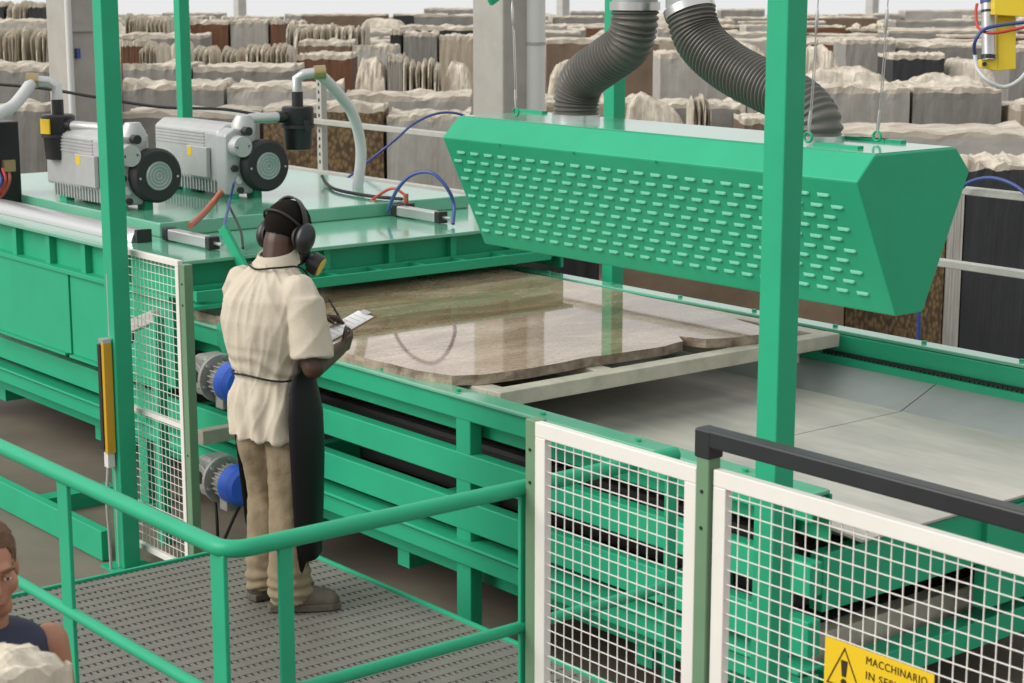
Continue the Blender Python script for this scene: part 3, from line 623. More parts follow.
cable('red_hose', [onz(190, 226, 1.70), onz(200, 217, 1.72), onz(212, 204, 1.77), onz(222, 191, 1.85)], .020, COPPER, 'red-brown hose rising from the short cylinder to the pump', 'hose')
cable('black_lead', [onz(226, 200, 1.75), onz(235, 218, 1.70), onz(241, 232, 1.66), onz(243, 248, 1.595)], .008, RUBBER, 'thin black lead hanging over the cabinet lid beside the worker', 'cable')
cable('black_lead', [onz(322, 176, 1.73), onz(327, 184, 1.69), onz(338, 190, 1.688), onz(370, 196, 1.688), onz(402, 199, 1.688)], .012, RUBBER, 'black lead lying along the far edge of the cabinet lid', 'cable')
vt = empty('valve_cluster', onz(406, 213, 1.60), 'small black valve with red fittings on the cabinet lid', 'valve')
p = vt.location; put('block', B(p.x - .05, p.x + .05, p.y - .04, p.y + .04, p.z, p.z + .07), BLACKPL, vt, bevel=.006); put('fitting', MB().tube([p + Vector((0, 0, .07)), p + Vector((0, 0, .13))], .018, 10), COPPER, vt)
put('air_tube', MB().tube(smoothpath([p + Vector((0, 0, .12)), p + Vector((-.1, -.05, .16)), p + Vector((-.3, -.1, .05)), p + Vector((-.4, -.1, .012))]), .010, 8), REDC, vt, smooth=60)
# black valve box at the far left
p = onz(6, 204, 1.60); vb = empty('valve_box', (p.x, p.y, 1.582), 'tall black valve box with coloured tubes at the cabinet edge', 'valve box')
put('casing', B(p.x - .16, p.x + .10, p.y - .12, p.y + .08, 1.60, 2.18), BLACKPL, vb, bevel=.01); put('base', B(p.x - .22, p.x + .16, p.y - .16, p.y + .14, 1.582, 1.60), BLACK, vb)
for i, m in enumerate((BLUEC, REDC, COPPER)):
    put('air_tube', MB().tube(smoothpath([(p.x + .11, p.y - .1 + .04 * i, 1.86), (p.x + .17, p.y - .1 + .03 * i, 1.78), (p.x + .13, p.y - .14 + .03 * i, 1.68), (p.x + .12, p.y - .2, 1.61)]), .012, 8), m, vb, smooth=60)
put('solenoid', B(p.x + .10, p.x + .15, p.y - .06, p.y + .02, 1.84, 1.92), BRASS, vb)

# ================================================================== GUARD RAIL AND COLUMNS BEHIND
GY = 9.2
gr = empty('yard_rail', (-9, GY, 0), 'pale grey two-bar rail with perforated upright behind the machine', 'rail')
for px_, py_ in ((475, 195), (445, 135)):
    z = ony(px_, py_, GY).z; put('bar', B(-16.5, -5.0, GY - .03, GY + .03, z - .024, z + .024), GREYPIPE, gr, bevel=.006)
for px_ in (317, 1100): 
    x = ony(px_, 150, GY).x; put('upright', B(x - .04, x + .04, GY + .03, GY + .09, 0, 2.36), GREYPIPE, gr)
    for k in range(12): put('hole', B(x - .012, x + .012, GY + .0285, GY + .031, 1.5 + k * .07, 1.53 + k * .07), BLACKPL, gr)
cable('black_cable', [atd(-20, 83, 17), atd(40, 88, 17), atd(95, 97, 17), atd(160, 107, 17), atd(230, 110, 17), atd(300, 124, 17)], .014, RUBBER, 'black cable strung loosely behind the pumps', 'cable')
cable('blue_cable', [atd(490, 135, 14.8), atd(465, 116, 14.7), atd(440, 113, 14.6), atd(415, 123, 14.5), atd(395, 140, 14.4), atd(370, 160, 14.4), atd(340, 183, 14.2), atd(310, 196, 14)], .010, BLUEC, 'blue cable looping from the yard rail beside the grey hose', 'cable')
cable('blue_cable', [ony(955, 196, 9.1), ony(968, 183, 9.1), ony(990, 178, 9.1), ony(1012, 184, 9.1), ony(1030, 197, 9.1)], .012, BLUEC, 'blue cable arching over the rail beside the black stone slab', 'cable')
cable('blue_cable', [ony(919, 262, 9.16), ony(919, 300, 9.16), ony(918, 345, 9.16), Vector((ony(918, 345, 9.16).x, 9.16, 0.01))], .013, BLUEC, 'blue cable hanging straight down behind the hood end', 'cable')
def column(px, k, w1, w2, label, pipe):
    p = CAM + ray(px, 60) * k; t = empty('concrete_column', (p.x, p.y, 0), label, 'column', 'concrete columns of the shed')
    put('shaft', B(p.x - w1, p.x, p.y, p.y + w2, 0, 9.0), CONC, t, bevel=.02)
    if pipe == 1:
        c = p + Vector((.02, 0, 0)); q = CAM + ray(534, 60) * (k + .25); put('drain_pipe', MB().cone((q.x, q.y, 0), (q.x, q.y, 9), .105, n=24), PVC, t, smooth=40)
        for z in (1.2, 2.55, 4.2): put('pipe_bracket', MB().cone((q.x, q.y, z), (q.x, q.y, z + .025), .112, n=24), GREYP, t, smooth=40)
    else:
        put('conduit', MB().cone((p.x + .03, p.y + .02, 0), (p.x + .03, p.y + .02, 9), .035, n=14), PVC, t, smooth=40); put('junction_box', B(p.x + .0, p.x + .05, p.y + .09, p.y + .13, 2.35, 2.45), BLUEC, t)
        put('bracket', B(p.x, p.x + .03, p.y + .04, p.y + .30, 2.62, 2.68), GREYP, t)
    return t
column(503, 17.0, .46, .42, 'square concrete column with a white drain pipe behind the hood', 1)
column(67, 19.0, .45, .50, 'square concrete column with thin conduit behind the stickered filter', 0)

# ================================================================== YELLOW MANIPULATOR (top right)
ym = empty('manipulator_arm', atd(1003, 72, 9.6), 'yellow lifting arm with silver cylinder hanging at the yard edge', 'lifting arm')
A = lambda x, y, k=9.6: atd(x, y, k)
def slab2(name, poly, k, th, m, par, bevel=.004):
    mb = MB(); f0 = [A(x, y, k) for x, y in poly]; f1 = [p + FH * th for p in f0]; n = len(poly)
    mb.add(f0 + f1, [tuple(range(n)), tuple(reversed(range(n, 2 * n)))] + [(i, n + i, n + (i + 1) % n, (i + 1) % n) for i in range(n)]); return put(name, mb, m, par, bevel=bevel)
slab2('upright', [(998, -560), (1016, -560), (1016, 69), (998, 71)], 9.6, .12, YELLOW, ym); slab2('bracket', [(981, 60), (998, 58), (998, 71), (981, 68)], 9.6, .06, YELLOW, ym)
slab2('head_plate', [(994, -60), (1046, -60), (1046, 18), (994, 15)], 9.5, .08, YELLOW, ym)
put('silver_cylinder', MB().tube([A(988.5, 60), A(988, 30), A(988, 6), A(988, -60)], .034, 18), ALU, ym, smooth=50)
put('cylinder_end', MB().tube([A(988, 59), A(988.2, 55)], .038, 18), BLACKPL, ym); put('cylinder_band', MB().tube([A(988, 12.5), A(988, 10)], .036, 18), BLACKPL, ym); put('blue_collar', MB().tube([A(988, 3), A(988, -40)], .04, 18), BLUEC, ym, smooth=50)
put('bolt', MB().tube([A(984.5, 64, 9.6), A(984.5, 64, 9.58)], .012, 8), BLACKPL, ym)
cable('blue_air_line', [A(1040, 21, 9.4), A(1010, 24, 9.4), A(985, 29, 9.4), A(975, 42, 9.42), A(975, 55, 9.5)], .009, BLUEC, 'blue air line curling round the yellow lifting arm', 'hose')
cable('red_air_line', [A(1040, 23, 9.38), A(1012, 30, 9.38), A(990, 33, 9.4), A(978, 27, 9.45), A(976, 12, 9.5), A(977, 4, 9.52)], .008, REDC, 'red air line curling round the yellow lifting arm', 'hose')
cable('grey_hose', [A(975, 55, 9.5), A(977, 68, 9.45), A(987, 80, 9.4), A(1003, 87, 9.4), A(1018, 81, 9.4), A(1030, 68, 9.4)], .011, HOSE, 'pale hose hanging in a loop below the yellow lifting arm', 'hose')

# ================================================================== STONE YARD
random.seed(11)
def fbm(p): return noise.noise(p) + .55 * noise.noise(p * 2.1) + .3 * noise.noise(p * 4.3)
def block_mesh(seed, nx=22, ny=7, amp=.03, chip=.03, rnd=0.0, sides=STONE, top=RUFF, zs=(0, .45, .8, .92, .965, 1), sw=.004):
    """unit block: x -.5...5, y 0..1 (front at y=0), z 0..1 ; sawn faces, ragged top edge"""
    bm = bmesh.new(); vid = {}; nz = len(zs) - 1; off = Vector((seed * 7.3, seed * 3.1, seed * 1.7))
    def V(i, j, k):
        if (i, j, k) not in vid:
            x, y, z = i / nx - .5, j / ny, zs[k]; p = Vector((x * 3.2, y * 1.6, z * 1.6)) + off; q = noise.noise_vector(p * 3.1)
            ed = 1 if (i in (0, nx) or j in (0, ny)) else 0
            if rnd:
                u = 2 * abs(x); v = abs(2 * y - 1); x *= 1 - rnd * .5 * z ** 4; y = .5 + (y - .5) * (1 - rnd * z ** 4); z *= 1 - rnd * .35 * (max(u, v) ** 4) * zs[k]
            if k == nz: z += amp * fbm(p * 1.3) - ed * abs(noise.noise(p * 5)) * chip
            elif k == nz - 1 and ed: x += q.x * chip * .25; y += q.y * chip * .5; z += q.z * chip * .5
            x += q.x * sw; y += q.y * sw * 2
            vid[i, j, k] = bm.verts.new((x, y, z))
        return vid[i, j, k]
    for k in range(nz):
        mi = 1 if (k == nz - 1 or rnd) else 0
        for i in range(nx):
            for j in (0, ny): bm.faces.new([V(i, j, k), V(i + 1, j, k), V(i + 1, j, k + 1), V(i, j, k + 1)]).material_index = mi
        for j in range(ny):
            for i in (0, nx): bm.faces.new([V(i, j, k), V(i, j + 1, k), V(i, j + 1, k + 1), V(i, j, k + 1)]).material_index = mi
    for i in range(nx):
        for j in range(ny): bm.faces.new([V(i, j, nz), V(i + 1, j, nz), V(i + 1, j + 1, nz), V(i, j + 1, nz)]).material_index = 1
    bmesh.ops.recalc_face_normals(bm, faces=bm.faces); me = bpy.data.meshes.new('stone_block'); bm.to_mesh(me); bm.free(); me.materials.append(sides); me.materials.append(top); return me
ZC = (0, .3, .55, .7, .8, .88, .94, 1)
VAR = [block_mesh(s) for s in range(7)]
VARC = [block_mesh(s + 20, amp=.035, chip=.025, rnd=.35, sw=.009, zs=ZC, top=RUFF) for s in range(5)]
VPL = [block_mesh(s + 40, nx=3, ny=8, amp=.03, chip=.05, sw=.05, zs=ZC, rnd=.1, sides=RUFF, top=PALER) for s in range(6)]; VSP = [block_mesh(s + 60, sides=SPECK) for s in range(2)]
YAW = math.radians(51.1)
GC, LC, BC, RC, DC, CC = (.255, .245, .225), (.40, .385, .35), (.20, .14, .095), (.15, .065, .032), (.03, .032, .035), (.42, .355, .265)
NM = {GC: 'grey', LC: 'pale grey', BC: 'brown', RC: 'red-brown', DC: 'near-black', CC: 'cream'}
def block(x0, x1, yt, k, col, dep=1.4, var=None, yaw=YAW, label=None, group=None, name='stone_block', z0=0.0):
    """block whose front face spans pixels x0..x1 at depth k with its top at pixel row yt; stands on the yard floor"""
    c = atd((x0 + x1) / 2, yt, k); h = c.z - z0; w = (x1 - x0) * .985 * k / FPX
    me = var or random.choice(VAR); o = bpy.data.objects.new(name, me); COL.objects.link(o); v = random.uniform(.85, 1.12)
    o.location = (c.x, c.y, z0); o.rotation_euler = (0, 0, yaw); o.scale = (w, dep, h); o.color = (*[q * v for q in col], 1)
    tag(o, label or '%s sawn stone block with crumbly pale top in the stone yard' % NM[col], 'stone block', group or ('%s yard blocks' % NM[col])); return o
def chunk(*a, i=0, **kw): return block(*a, var=VARC[i % 5], name='stone_chunk', **kw)
def bundle(x0, x1, yt, k, n, lab, z0=0.0, group=None, dep=1.3, lean=.04):
    """slabs stood on edge, ends towards the viewer"""
    a = x0; wid = (x1 - x0) / n; ln = random.uniform(-lean, lean)
    for i in range(n):
        wp = wid * random.uniform(.45, .8); c = atd(a + wp / 2, yt + random.uniform(-1, 1) * wid * .5, k); w = wp * k / FPX
        o = bpy.data.objects.new('stone_offcut', random.choice(VPL)); COL.objects.link(o); o.location = (c.x, c.y, z0); o.scale = (w, dep, (c.z - z0))
        o.rotation_euler = (0, ln * .5, YAW); o.color = (*CC, 1); tag(o, lab, 'stone slab', group or lab); a += wid
G1, G2 = 'slab row behind the hood', 'slab row behind the cabinet'
block(967, 1050, 163, 15.0, DC, 1.0, label='near-black stone slab with pale broken edge behind the yard rail', group=G1)
block(950, 966, 168, 15.0, LC, 1.0, label='narrow pale stone edge beside the near-black slab', group=G1)
block(850, 949, 172, 15.0, BC, 1.0, var=VSP[0], label='speckled brown stone block behind the narrow end of the hood', group=G1)
block(620, 848, 235, 14.6, BC, .9, label='dull brown stone slab low behind the conveyor and hood', group=G1)
block(515, 600, 215, 15.6, DC, .9, label='near-black stone slab in shadow behind the slab outlet of the cabinet', group=G1)
block(386, 470, 115, 19.0, LC, .9, label='pale grey stone slab leaning beside the hood and the blue cable', group=G2)
block(262, 384, 106, 19.2, BC, .9, var=VSP[1], label='speckled brown stone block behind the clear hose', group=G2)
block(120, 260, 112, 19.6, GC, .9, label='grey-brown stone block behind the two vacuum pumps', group=G2)
block(-40, 44, 106, 20.6, GC, .9, label='grey stone block behind the stickered filter canister', group=G2)
block(800, 1050, 132, 18.0, LC, 1.2, label='long pale grey stone block with stained top behind the hood end')
block(338, 471, 96, 21.5, LC, 1.2, label='long pale grey stone block behind the clear hose and concrete column')
block(226, 336, 86, 21.5, LC, 1.2, label='pale grey stone block behind the filter without sticker'); block(122, 224, 84, 21.7, GC, 1.2, label='grey stone block between the two green posts behind the pumps'); block(-30, 48, 66, 23.0, GC, 1.4, label='grey stone block under the thick slab bundle beside the column')
block(546, 640, 101, 20.5, CC, 1.0, label='cream stone block behind the bent duct beside the drain pipe'); block(640, 742, 104, 21.0, GC, 1.0, label='grey stone block behind the gap between the two ducts'); block(744, 812, 119, 20.0, BC, 1.0, label='brown stone block hidden mostly by the tall front post')
LOG = block_mesh(77, nx=30, ny=8, amp=.02, chip=.012, rnd=.30, sw=.006, zs=ZC)
for v in LOG.vertices: v.co.z *= 1 - .16 * (v.co.x + .5)
block(626, 694, 86, 19.3, CC, .8, var=LOG, name='stone_chunk', label='long cream broken stone chunk between the two ribbed ducts')
bundle(697, 718, 101, 18.2, 4, 'cream slab edge standing between the two ribbed ducts', dep=.8)
block(824, 911, 88, 22.5, LC, 1.4, label='pale grey sawn block beside the darker one beyond the hood'); block(913, 1003, 88, 22.5, GC, 1.4, label='smooth dark grey sawn block below the yellow lifting arm'); block(1021, 1080, 106, 22.0, CC, 1.4, label='cream sawn block beside the smooth dark grey block')
chunk(798, 905, 70, 25.0, CC, 1.2, i=1, label='cream broken stone chunk lying behind the pale sawn block'); chunk(906, 1010, 77, 25.0, CC, 1.2, i=2, label='cream broken stone chunk lying behind the dark sawn block')
block(846, 896, 40, 35, GC, 1.4, label='dark grey sawn block beyond the cream chunks, with flat face'); block(898, 990, 44, 35.5, GC, 1.4, label='long grey sawn block beyond the lifting arm'); block(893, 945, 55, 30, DC, 1.3, label='near-black block in front of the long grey sawn block'); chunk(947, 1002, 60, 30, LC, 1.2, i=3, label='pale chunk beside the near-black block'); chunk(800, 844, 48, 31, BC, 1.4, i=0, label='brown broken heap beside the tall front post'); block(1010, 1070, 48, 32.5, GC, 1.2, label='grey sawn block behind the yellow lifting arm')
block(660, 742, 54, 28, LC, 1.5, label='pale grey sawn block seen below the crossing duct'); block(757, 798, 62, 27, GC, 1.2, label='grey sawn block behind the tall front post'); chunk(546, 608, 64, 26, CC, 1.2, i=2, label='cream chunk seen between the drain pipe and the bent duct'); block(546, 660, 40, 36, BC, 1.4, label='brown sawn block far behind the bent duct')
block(296, 351, 55, 29, RC, 1.3, label='red-brown sawn stone block above the filter without sticker'); chunk(352, 386, 60, 28, BC, 1.3, i=1, label='rounded brown chunk beside the red-brown block'); block(387, 402, 57, 28, GC, 1.3, label='narrow grey block beside the rounded brown chunk'); chunk(442, 472, 64, 27, CC, 1.2, i=3, label='cream chunk against the concrete column')
bundle(404, 441, 62, 27, 6, 'pale slab edge leaning beside the concrete column', group='slab edges by the column')
block(122, 190, 65, 26.5, GC, 1.4, label='grey block below the loose slab bundles beside the light curtain post'); block(192, 294, 67, 26.5, GC, 1.4, label='long grey block below the loose slab bundles')
bundle(139, 158, 45, 29.5, 4, 'pale slab edge in a bundle behind the tall post with the light curtain'); bundle(194, 214, 49, 29.5, 4, 'pale slab edge in a loose bundle behind the far green post'); chunk(161, 190, 42, 31.2, LC, 1.2, i=4, label='pale rounded chunk between two loose slab bundles'); bundle(218, 236, 50, 29.5, 4, 'pale slab edge in the small bundle above the rear pump'); bundle(246, 292, 48, 29.5, 9, 'pale slab edge in the long bundle above the rear pump')
bundle(-4, 24, 30, 29, 5, 'pale slab edge in the thick bundle beside the concrete column', lean=0); bundle(29, 50, 33, 29, 4, 'pale slab edge in the thick bundle beside the concrete column', lean=0); block(120, 138, 42, 32, RC, 1.4, label='small red-brown block behind the light curtain post')
block(-20, 50, 20, 45, LC, 1.5, label='pale grey block behind the thick slab bundle'); bundle(4, 26, 4, 48, 4, 'white slab edge in the far yard beside the concrete column'); block(-14, 3, 3, 48, DC, 1.3, label='near-black block at the far end beside white slab edges'); block(28, 42, 4, 48, DC, 1.3, label='small near-black block beside white far slab edges')
block(122, 200, 35, 36, GC, 1.5, label='grey block row between the two green posts, far back'); block(190, 228, 21, 42, RC, 1.5, label='red-brown block far behind the rear pump'); block(230, 268, 20, 42, LC, 1.5, label='pale grey block beside the far red-brown block'); block(270, 282, 21, 42, RC, 1.5, label='narrow rust-coloured block in the far row')
bundle(124, 140, 17, 41, 4, 'pale slab edge in the far bundle between the two green posts'); bundle(146, 168, 18, 41, 5, 'pale slab edge in the far bundle between the two green posts'); bundle(284, 366, 27, 39, 12, 'pale slab edge in the far bundle beside the black stone')
block(403, 437, 33, 37, GC, 1.3, label='grey block set before a black stone by the column'); block(390, 401, 31, 37, DC, 1.3, label='black end of the stone row by the column'); block(439, 474, 36, 37, CC, 1.3, label='cream block set before a black stone by the column'); block(400, 476, 27, 40, DC, 1.4, label='long black stone behind the grey and cream blocks'); block(352, 396, 46, 33, LC, 1.4, label='pale block above the rounded brown chunk'); block(298, 350, 42, 33.5, BC, 1.4, label='brown block above the red-brown block')
# further rows out to the open end of the shed
random.seed(5)
for k, top in ((44.5, 1.70), (50.5, 1.62), (53.5, 1.7), (57, 1.62), (61.5, 1.7), (66, 1.6), (71, 1.68), (77, 1.62), (84, 1.72)):
    x = -40 + random.uniform(-20, 20)
    while x < 1240:
        wpx = random.uniform(1.6, 3.8) * FPX / k; z = top * random.uniform(.84, 1.1); yt = -20 + (CAMZ - z) * 1886 / k
        ch_ = random.random(); col = random.choice([GC, GC, LC, LC, BC, CC, RC if k < 70 else GC, DC if k < 80 else GC])
        if not (k < 49 and x < 300):
            if ch_ < .25: chunk(x, x + wpx, yt, k, CC, 1.5, i=random.randrange(5), label='distant pale broken stone chunk among the far yard rows', group='far broken chunks')
            elif ch_ < .33: bundle(x, x + wpx, yt, k, 7, 'distant pale slab edge standing in the far yard rows', group='far slab edges')
            else: block(x, x + wpx, yt, k, col, 1.6, label='distant %s sawn stone block in the far yard rows' % NM[col], group='far %s blocks' % NM[col])
        x += wpx * random.uniform(1.02, 1.14)
# far shed columns
for px_ in (240, 872, 563):
    p = atd(px_, 10, 100); o = put('shed_column', B(p.x - .25, p.x + .25, p.y - .25, p.y + .25, 0, 9), CONC); tag(o, 'far slim column at the open end of the shed', 'column', 'far shed columns')

# ================================================================== FOREGROUND STONE
me = block_mesh(99, nx=34, ny=22, amp=.030, chip=.03, sw=.02, zs=(0, .3, .6, .8, .9, .95, .98, 1), sides=PALER, top=PALER)
fo = bpy.data.objects.new('stone_block', me); COL.objects.link(fo)
cpt = atd(-150, 690, 3.85); fo.location = (cpt.x, cpt.y, 0); fo.rotation_euler = (0, 0, math.radians(51.1 - 34)); fo.scale = (.46, .40, cpt.z); fo.color = (.6, .55, .45, 1)
tag(fo, 'rough cream broken stone block in front of the person in the navy vest', 'stone block')

# ================================================================== PEOPLE
def cap(mb, a, b, ra, rb, n=14):
    a, b = Vector(a), Vector(b); d = (b - a); L = d.length; d = d / L if L > 1e-6 else Vector((0, 0, 1)); P = []; R = []
    for i in range(5): t = math.pi / 2 * i / 4; P.append(a - d * ra * math.cos(t)); R.append(max(1e-4, ra * math.sin(t)))
    for i in range(5): t = math.pi / 2 * i / 4; P.append(b + d * rb * math.sin(t)); R.append(max(1e-4, rb * math.cos(t)))
    return mb.tube(P, R, n)
def loft(mb, rows, n=28):
    """rows: (z, cx, cy, rx, ry)"""
    return mb.ring([[Vector((cx + rx * math.cos(t), cy + ry * math.sin(t), z)) for t in [2 * math.pi * k / n for k in range(n)]] for z, cx, cy, rx, ry in rows])
def hand(mb, wrist, fwd, palm_n, thumb_side, curl=.5, s=1.0):
    """palm + five bent fingers; fwd = finger direction, palm_n = the way the palm faces"""
    w = Vector(wrist); f = Vector(fwd).normalized(); nrm = Vector(palm_n); nrm = (nrm - f * nrm.dot(f)).normalized(); sd = Vector(thumb_side); sd = (sd - f * sd.dot(f) - nrm * sd.dot(nrm)).normalized()
    for q in (-.028, -.010, .010, .026): cap(mb, w + sd * q * .7 * s, w + f * .085 * s + sd * q * s, .015 * s, .014 * s, 8)
    for q, L in ((.030, .070), (.010, .080), (-.010, .074), (-.029, .058)):
        a = w + f * .088 * s + sd * q * s; d = f
        for m_, fr in enumerate((.42, .33, .25)):
            d = (d * math.cos(curl * .8) + nrm * math.sin(curl * .8)).normalized(); b = a + d * L * fr * s; cap(mb, a, b, (.0095 - .001 * m_) * s, (.0088 - .001 * m_) * s, 8); a = b
    a = w + f * .025 * s + sd * .028 * s; b = a + (f * .5 + sd * .75 + nrm * .3).normalized() * .042 * s; c_ = b + (f * .85 + sd * .15 + nrm * .45).normalized() * .032 * s
    cap(mb, a, b, .013 * s, .0115 * s, 8); cap(mb, b, c_, .0112 * s, .009 * s, 8)
def facehead(mb, c, fwd, s=1.0):
    """skull with jaw, nose, brow, ears; fwd is facing direction"""
    c = Vector(c); f = Vector(fwd).normalized(); r = f.cross(UP).normalized(); u = r.cross(f).normalized(); R = Matrix((r, f, u)).transposed()
    P = lambda x, y, z: c + R @ Vector((x, y, z)) * s
    mb.ball(P(0, -.012, .03), (.074 * s, .094 * s, .088 * s), 20, 14, R); mb.ball(P(0, .028, -.035), (.058 * s, .062 * s, .078 * s), 18, 12, R)
    cap(mb, P(-.03, .045, -.085), P(.03, .045, -.085), .026 * s, .026 * s); cap(mb, P(0, .088, .012), P(0, .108, -.022), .009 * s, .014 * s, 10)
    cap(mb, P(-.035, .076, .026), P(.035, .076, .026), .013 * s, .013 * s); cap(mb, P(-.018, .082, -.055), P(.018, .082, -.055), .011 * s, .011 * s)
    for sx in (-1, 1): mb.ball(P(sx * .076, -.005, -.005), (.010 * s, .022 * s, .033 * s), 10, 8, R); mb.ball(P(sx * .045, .05, -.02), (.025 * s, .03 * s, .03 * s), 10, 8, R)
    return P, R

# ---- worker with clipboard
wk = empty('person', (-6.575, 4.005, PZ), 'person in beige shirt and black apron writing on a clipboard on the grating', 'person', rz=math.radians(10.5))
nz_ = lambda p, s, a: noise.noise(p * s) * a
HC = Vector((-.005, .115, 1.598)); HF = Vector((-.02, .92, -.38)).normalized()
bd = MB()
PH, RH = facehead(bd, HC, HF, 1.13)
cap(bd, (.0, .04, 1.42), HC + Vector((0, -.045, -.03)), .068, .070)
loft(bd, [(.86, 0, .0, .13, .08), (1.05, 0, 0, .125, .08), (1.28, 0, .0, .145, .085), (1.40, 0, .03, .10, .07), (1.46, 0, .04, .06, .055)])
SHR, SHL = Vector((.200, .01, 1.385)), Vector((-.215, .02, 1.39)); ELR, ELL = Vector((.265, -.01, 1.075)), Vector((-.275, .12, 1.11)); WRR, WRL = Vector((.170, .235, 1.105)), Vector((-.085, .355, 1.20))
for a, b, c_ in ((SHR, ELR, WRR), (SHL, ELL, WRL)): cap(bd, a + Vector((-a.x * .25, 0, -.03)), b, .046, .048); cap(bd, b, c_, .047, .030)
for sx, fx, fy in ((1, .10, -.02), (-1, -.10, .035)): cap(bd, (sx * .075, 0, .88), (fx, fy + .015, .48), .065, .052); cap(bd, (fx, fy + .015, .48), (fx, fy, .1), .05, .04)
hand(bd, WRR, (-.30, .95, .18), (-.85, -.30, .35), (.1, .1, 1), .55); hand(bd, WRL, (.62, .5, -.12), (.2, -.2, -.9), (.2, -.9, .2), .75)
put('body', remeshed('body', bd, SKIN1, .0065, 4), SKIN1, wk, local=True)
hm = MB(); hm.ball(PH(0, -.012, .03), (.0875, .110, .1035), 28, 18, RH)
def hairline(p):
    q = RH.inverted() @ (p - HC)
    return q.z < -.030 or (q.y > .066 and q.z < .080) or (q.z < .0 and q.y > .0)
put('hair', remeshed('hair', hm, HAIRB, .006, 3, cut=hairline), HAIRB, wk, local=True)
# shirt
sm = MB()
loft(sm, [(.745, -.012, -.005, .200, .155), (.80, -.012, -.005, .196, .150), (.90, -.012, -.008, .184, .138), (.985, -.01, -.005, .172, .122), (1.02, -.01, -.003, .169, .119), (1.06, -.012, -.010, .182, .132), (1.15, -.016, -.018, .204, .150),
          (1.25, -.016, -.018, .216, .155), (1.34, -.012, -.010, .214, .146), (1.40, -.006, .008, .185, .125), (1.445, 0, .024, .130, .100), (1.48, 0, .036, .088, .082), (1.50, 0, .045, .078, .075)])
cap(sm, SHR + Vector((-.03, 0, -.01)), SHR.lerp(ELR, .25), .078, .080, 18)
sm.tube([SHR.lerp(ELR, t) for t in (.1, .3, .6, .88)], [.078, .082, .086, .086], 20); sm.tube([SHL.lerp(ELL, t) for t in (.1, .3, .6, .9)], [.076, .080, .086, .088], 20)
cap(sm, SHL + Vector((.03, 0, -.01)), SHL.lerp(ELL, .25), .076, .080, 18)
def folds(p):
    a = math.atan2(p.y, p.x)
    r1 = 1 - abs(noise.noise(Vector((a * 2.2 + p.z * 3.0, p.z * 2.6, 1.3)))) * 2; r2 = 1 - abs(noise.noise(Vector((a * 3.4 - p.z * 4.5, p.z * 4.2, 7.7)))) * 2
    d = .008 * max(0, r1) ** 2 + .006 * max(0, r2) ** 2 - .006 + nz_(p, 6, .008)
    if p.z < 1.0: d += .012 * math.sin(a * 9 + 2.5 * nz_(p, 6, 1)) * min(1, (1.0 - p.z) / .1)
    elif p.z < 1.16: d += .007 * math.sin(p.z * 80 + a * 3 + 3 * nz_(p, 7, 1)) * (1.16 - p.z) / .16
    return d
put('shirt', remeshed('shirt', sm, SHIRT, .0075, 6, folds), SHIRT, wk, local=True)
cl = MB(); n = 24
cl.ring([[Vector((.0 + rx * math.cos(t), .045 + rx * .95 * math.sin(t), z + .018 * math.sin(t))) for t in [2 * math.pi * k / n for k in range(n)]] for rx, z in ((.100, 1.470), (.094, 1.50), (.083, 1.528), (.075, 1.525), (.082, 1.475))], caps=False)
put('shirt_collar', cl, SHIRT, wk, local=True, smooth=60)
# trousers
tr = MB()
loft(tr, [(.74, 0, 0, .170, .125), (.86, 0, 0, .168, .125), (.98, 0, 0, .155, .112)])
for sx, fx, fy in ((1, .10, -.02), (-1, -.10, .035)):
    tr.tube([(sx * .085, 0, .86), (sx * .09, .0, .70), (fx, fy + .015, .46), (fx, fy - .005, .25), (fx, fy - .005, .10), (fx, fy, .045)], [.098, .098, .086, .083, .088, .090], 22)
def pf(p):
    d = nz_(Vector((p.x, p.y, p.z * .5 + p.x)), 11, .014) + nz_(p, 26, .004)
    if p.z < .24: d += .009 * math.sin(p.z * 115 + 4 * nz_(p, 8, 1)) * (.24 - p.z) / .2
    return d
put('trousers', remeshed('trousers', tr, PANTS, .009, 4, pf), PANTS, wk, local=True)
# boots
for fx, fy, a in ((.10, -.02, math.radians(-42)), (-.10, .035, math.radians(-12))):
    M = Matrix.Translation((fx, fy, 0)) @ Matrix.Rotation(a, 4, 'Z'); bt = MB(); so = MB()
    def T(p): return M @ Vector(p)
    cap(bt, T((0, -.03, .05)), T((0, -.02, .14)), .050, .048); cap(bt, T((0, -.035, .045)), T((0, .15, .040)), .046, .048); cap(bt, T((-.01, .10, .04)), T((.012, .17, .038)), .046, .040); cap(bt, T((0, .0, .085)), T((0, .11, .055)), .046, .042)
    put('boot', remeshed('boot', bt, BOOT, .008, 3), BOOT, wk, local=True)
    so.ring([[T((x * 1.0, y, z)) for x, y in ((-.042, -.085), (0, -.095), (.042, -.085), (.046, .0), (.054, .10), (.05, .18), (.028, .218), (-.02, .215), (-.048, .18), (-.054, .10), (-.046, 0))] for z in (.0, .028)])
    put('boot_sole', so, BOOT, wk, local=True, bevel=.004)
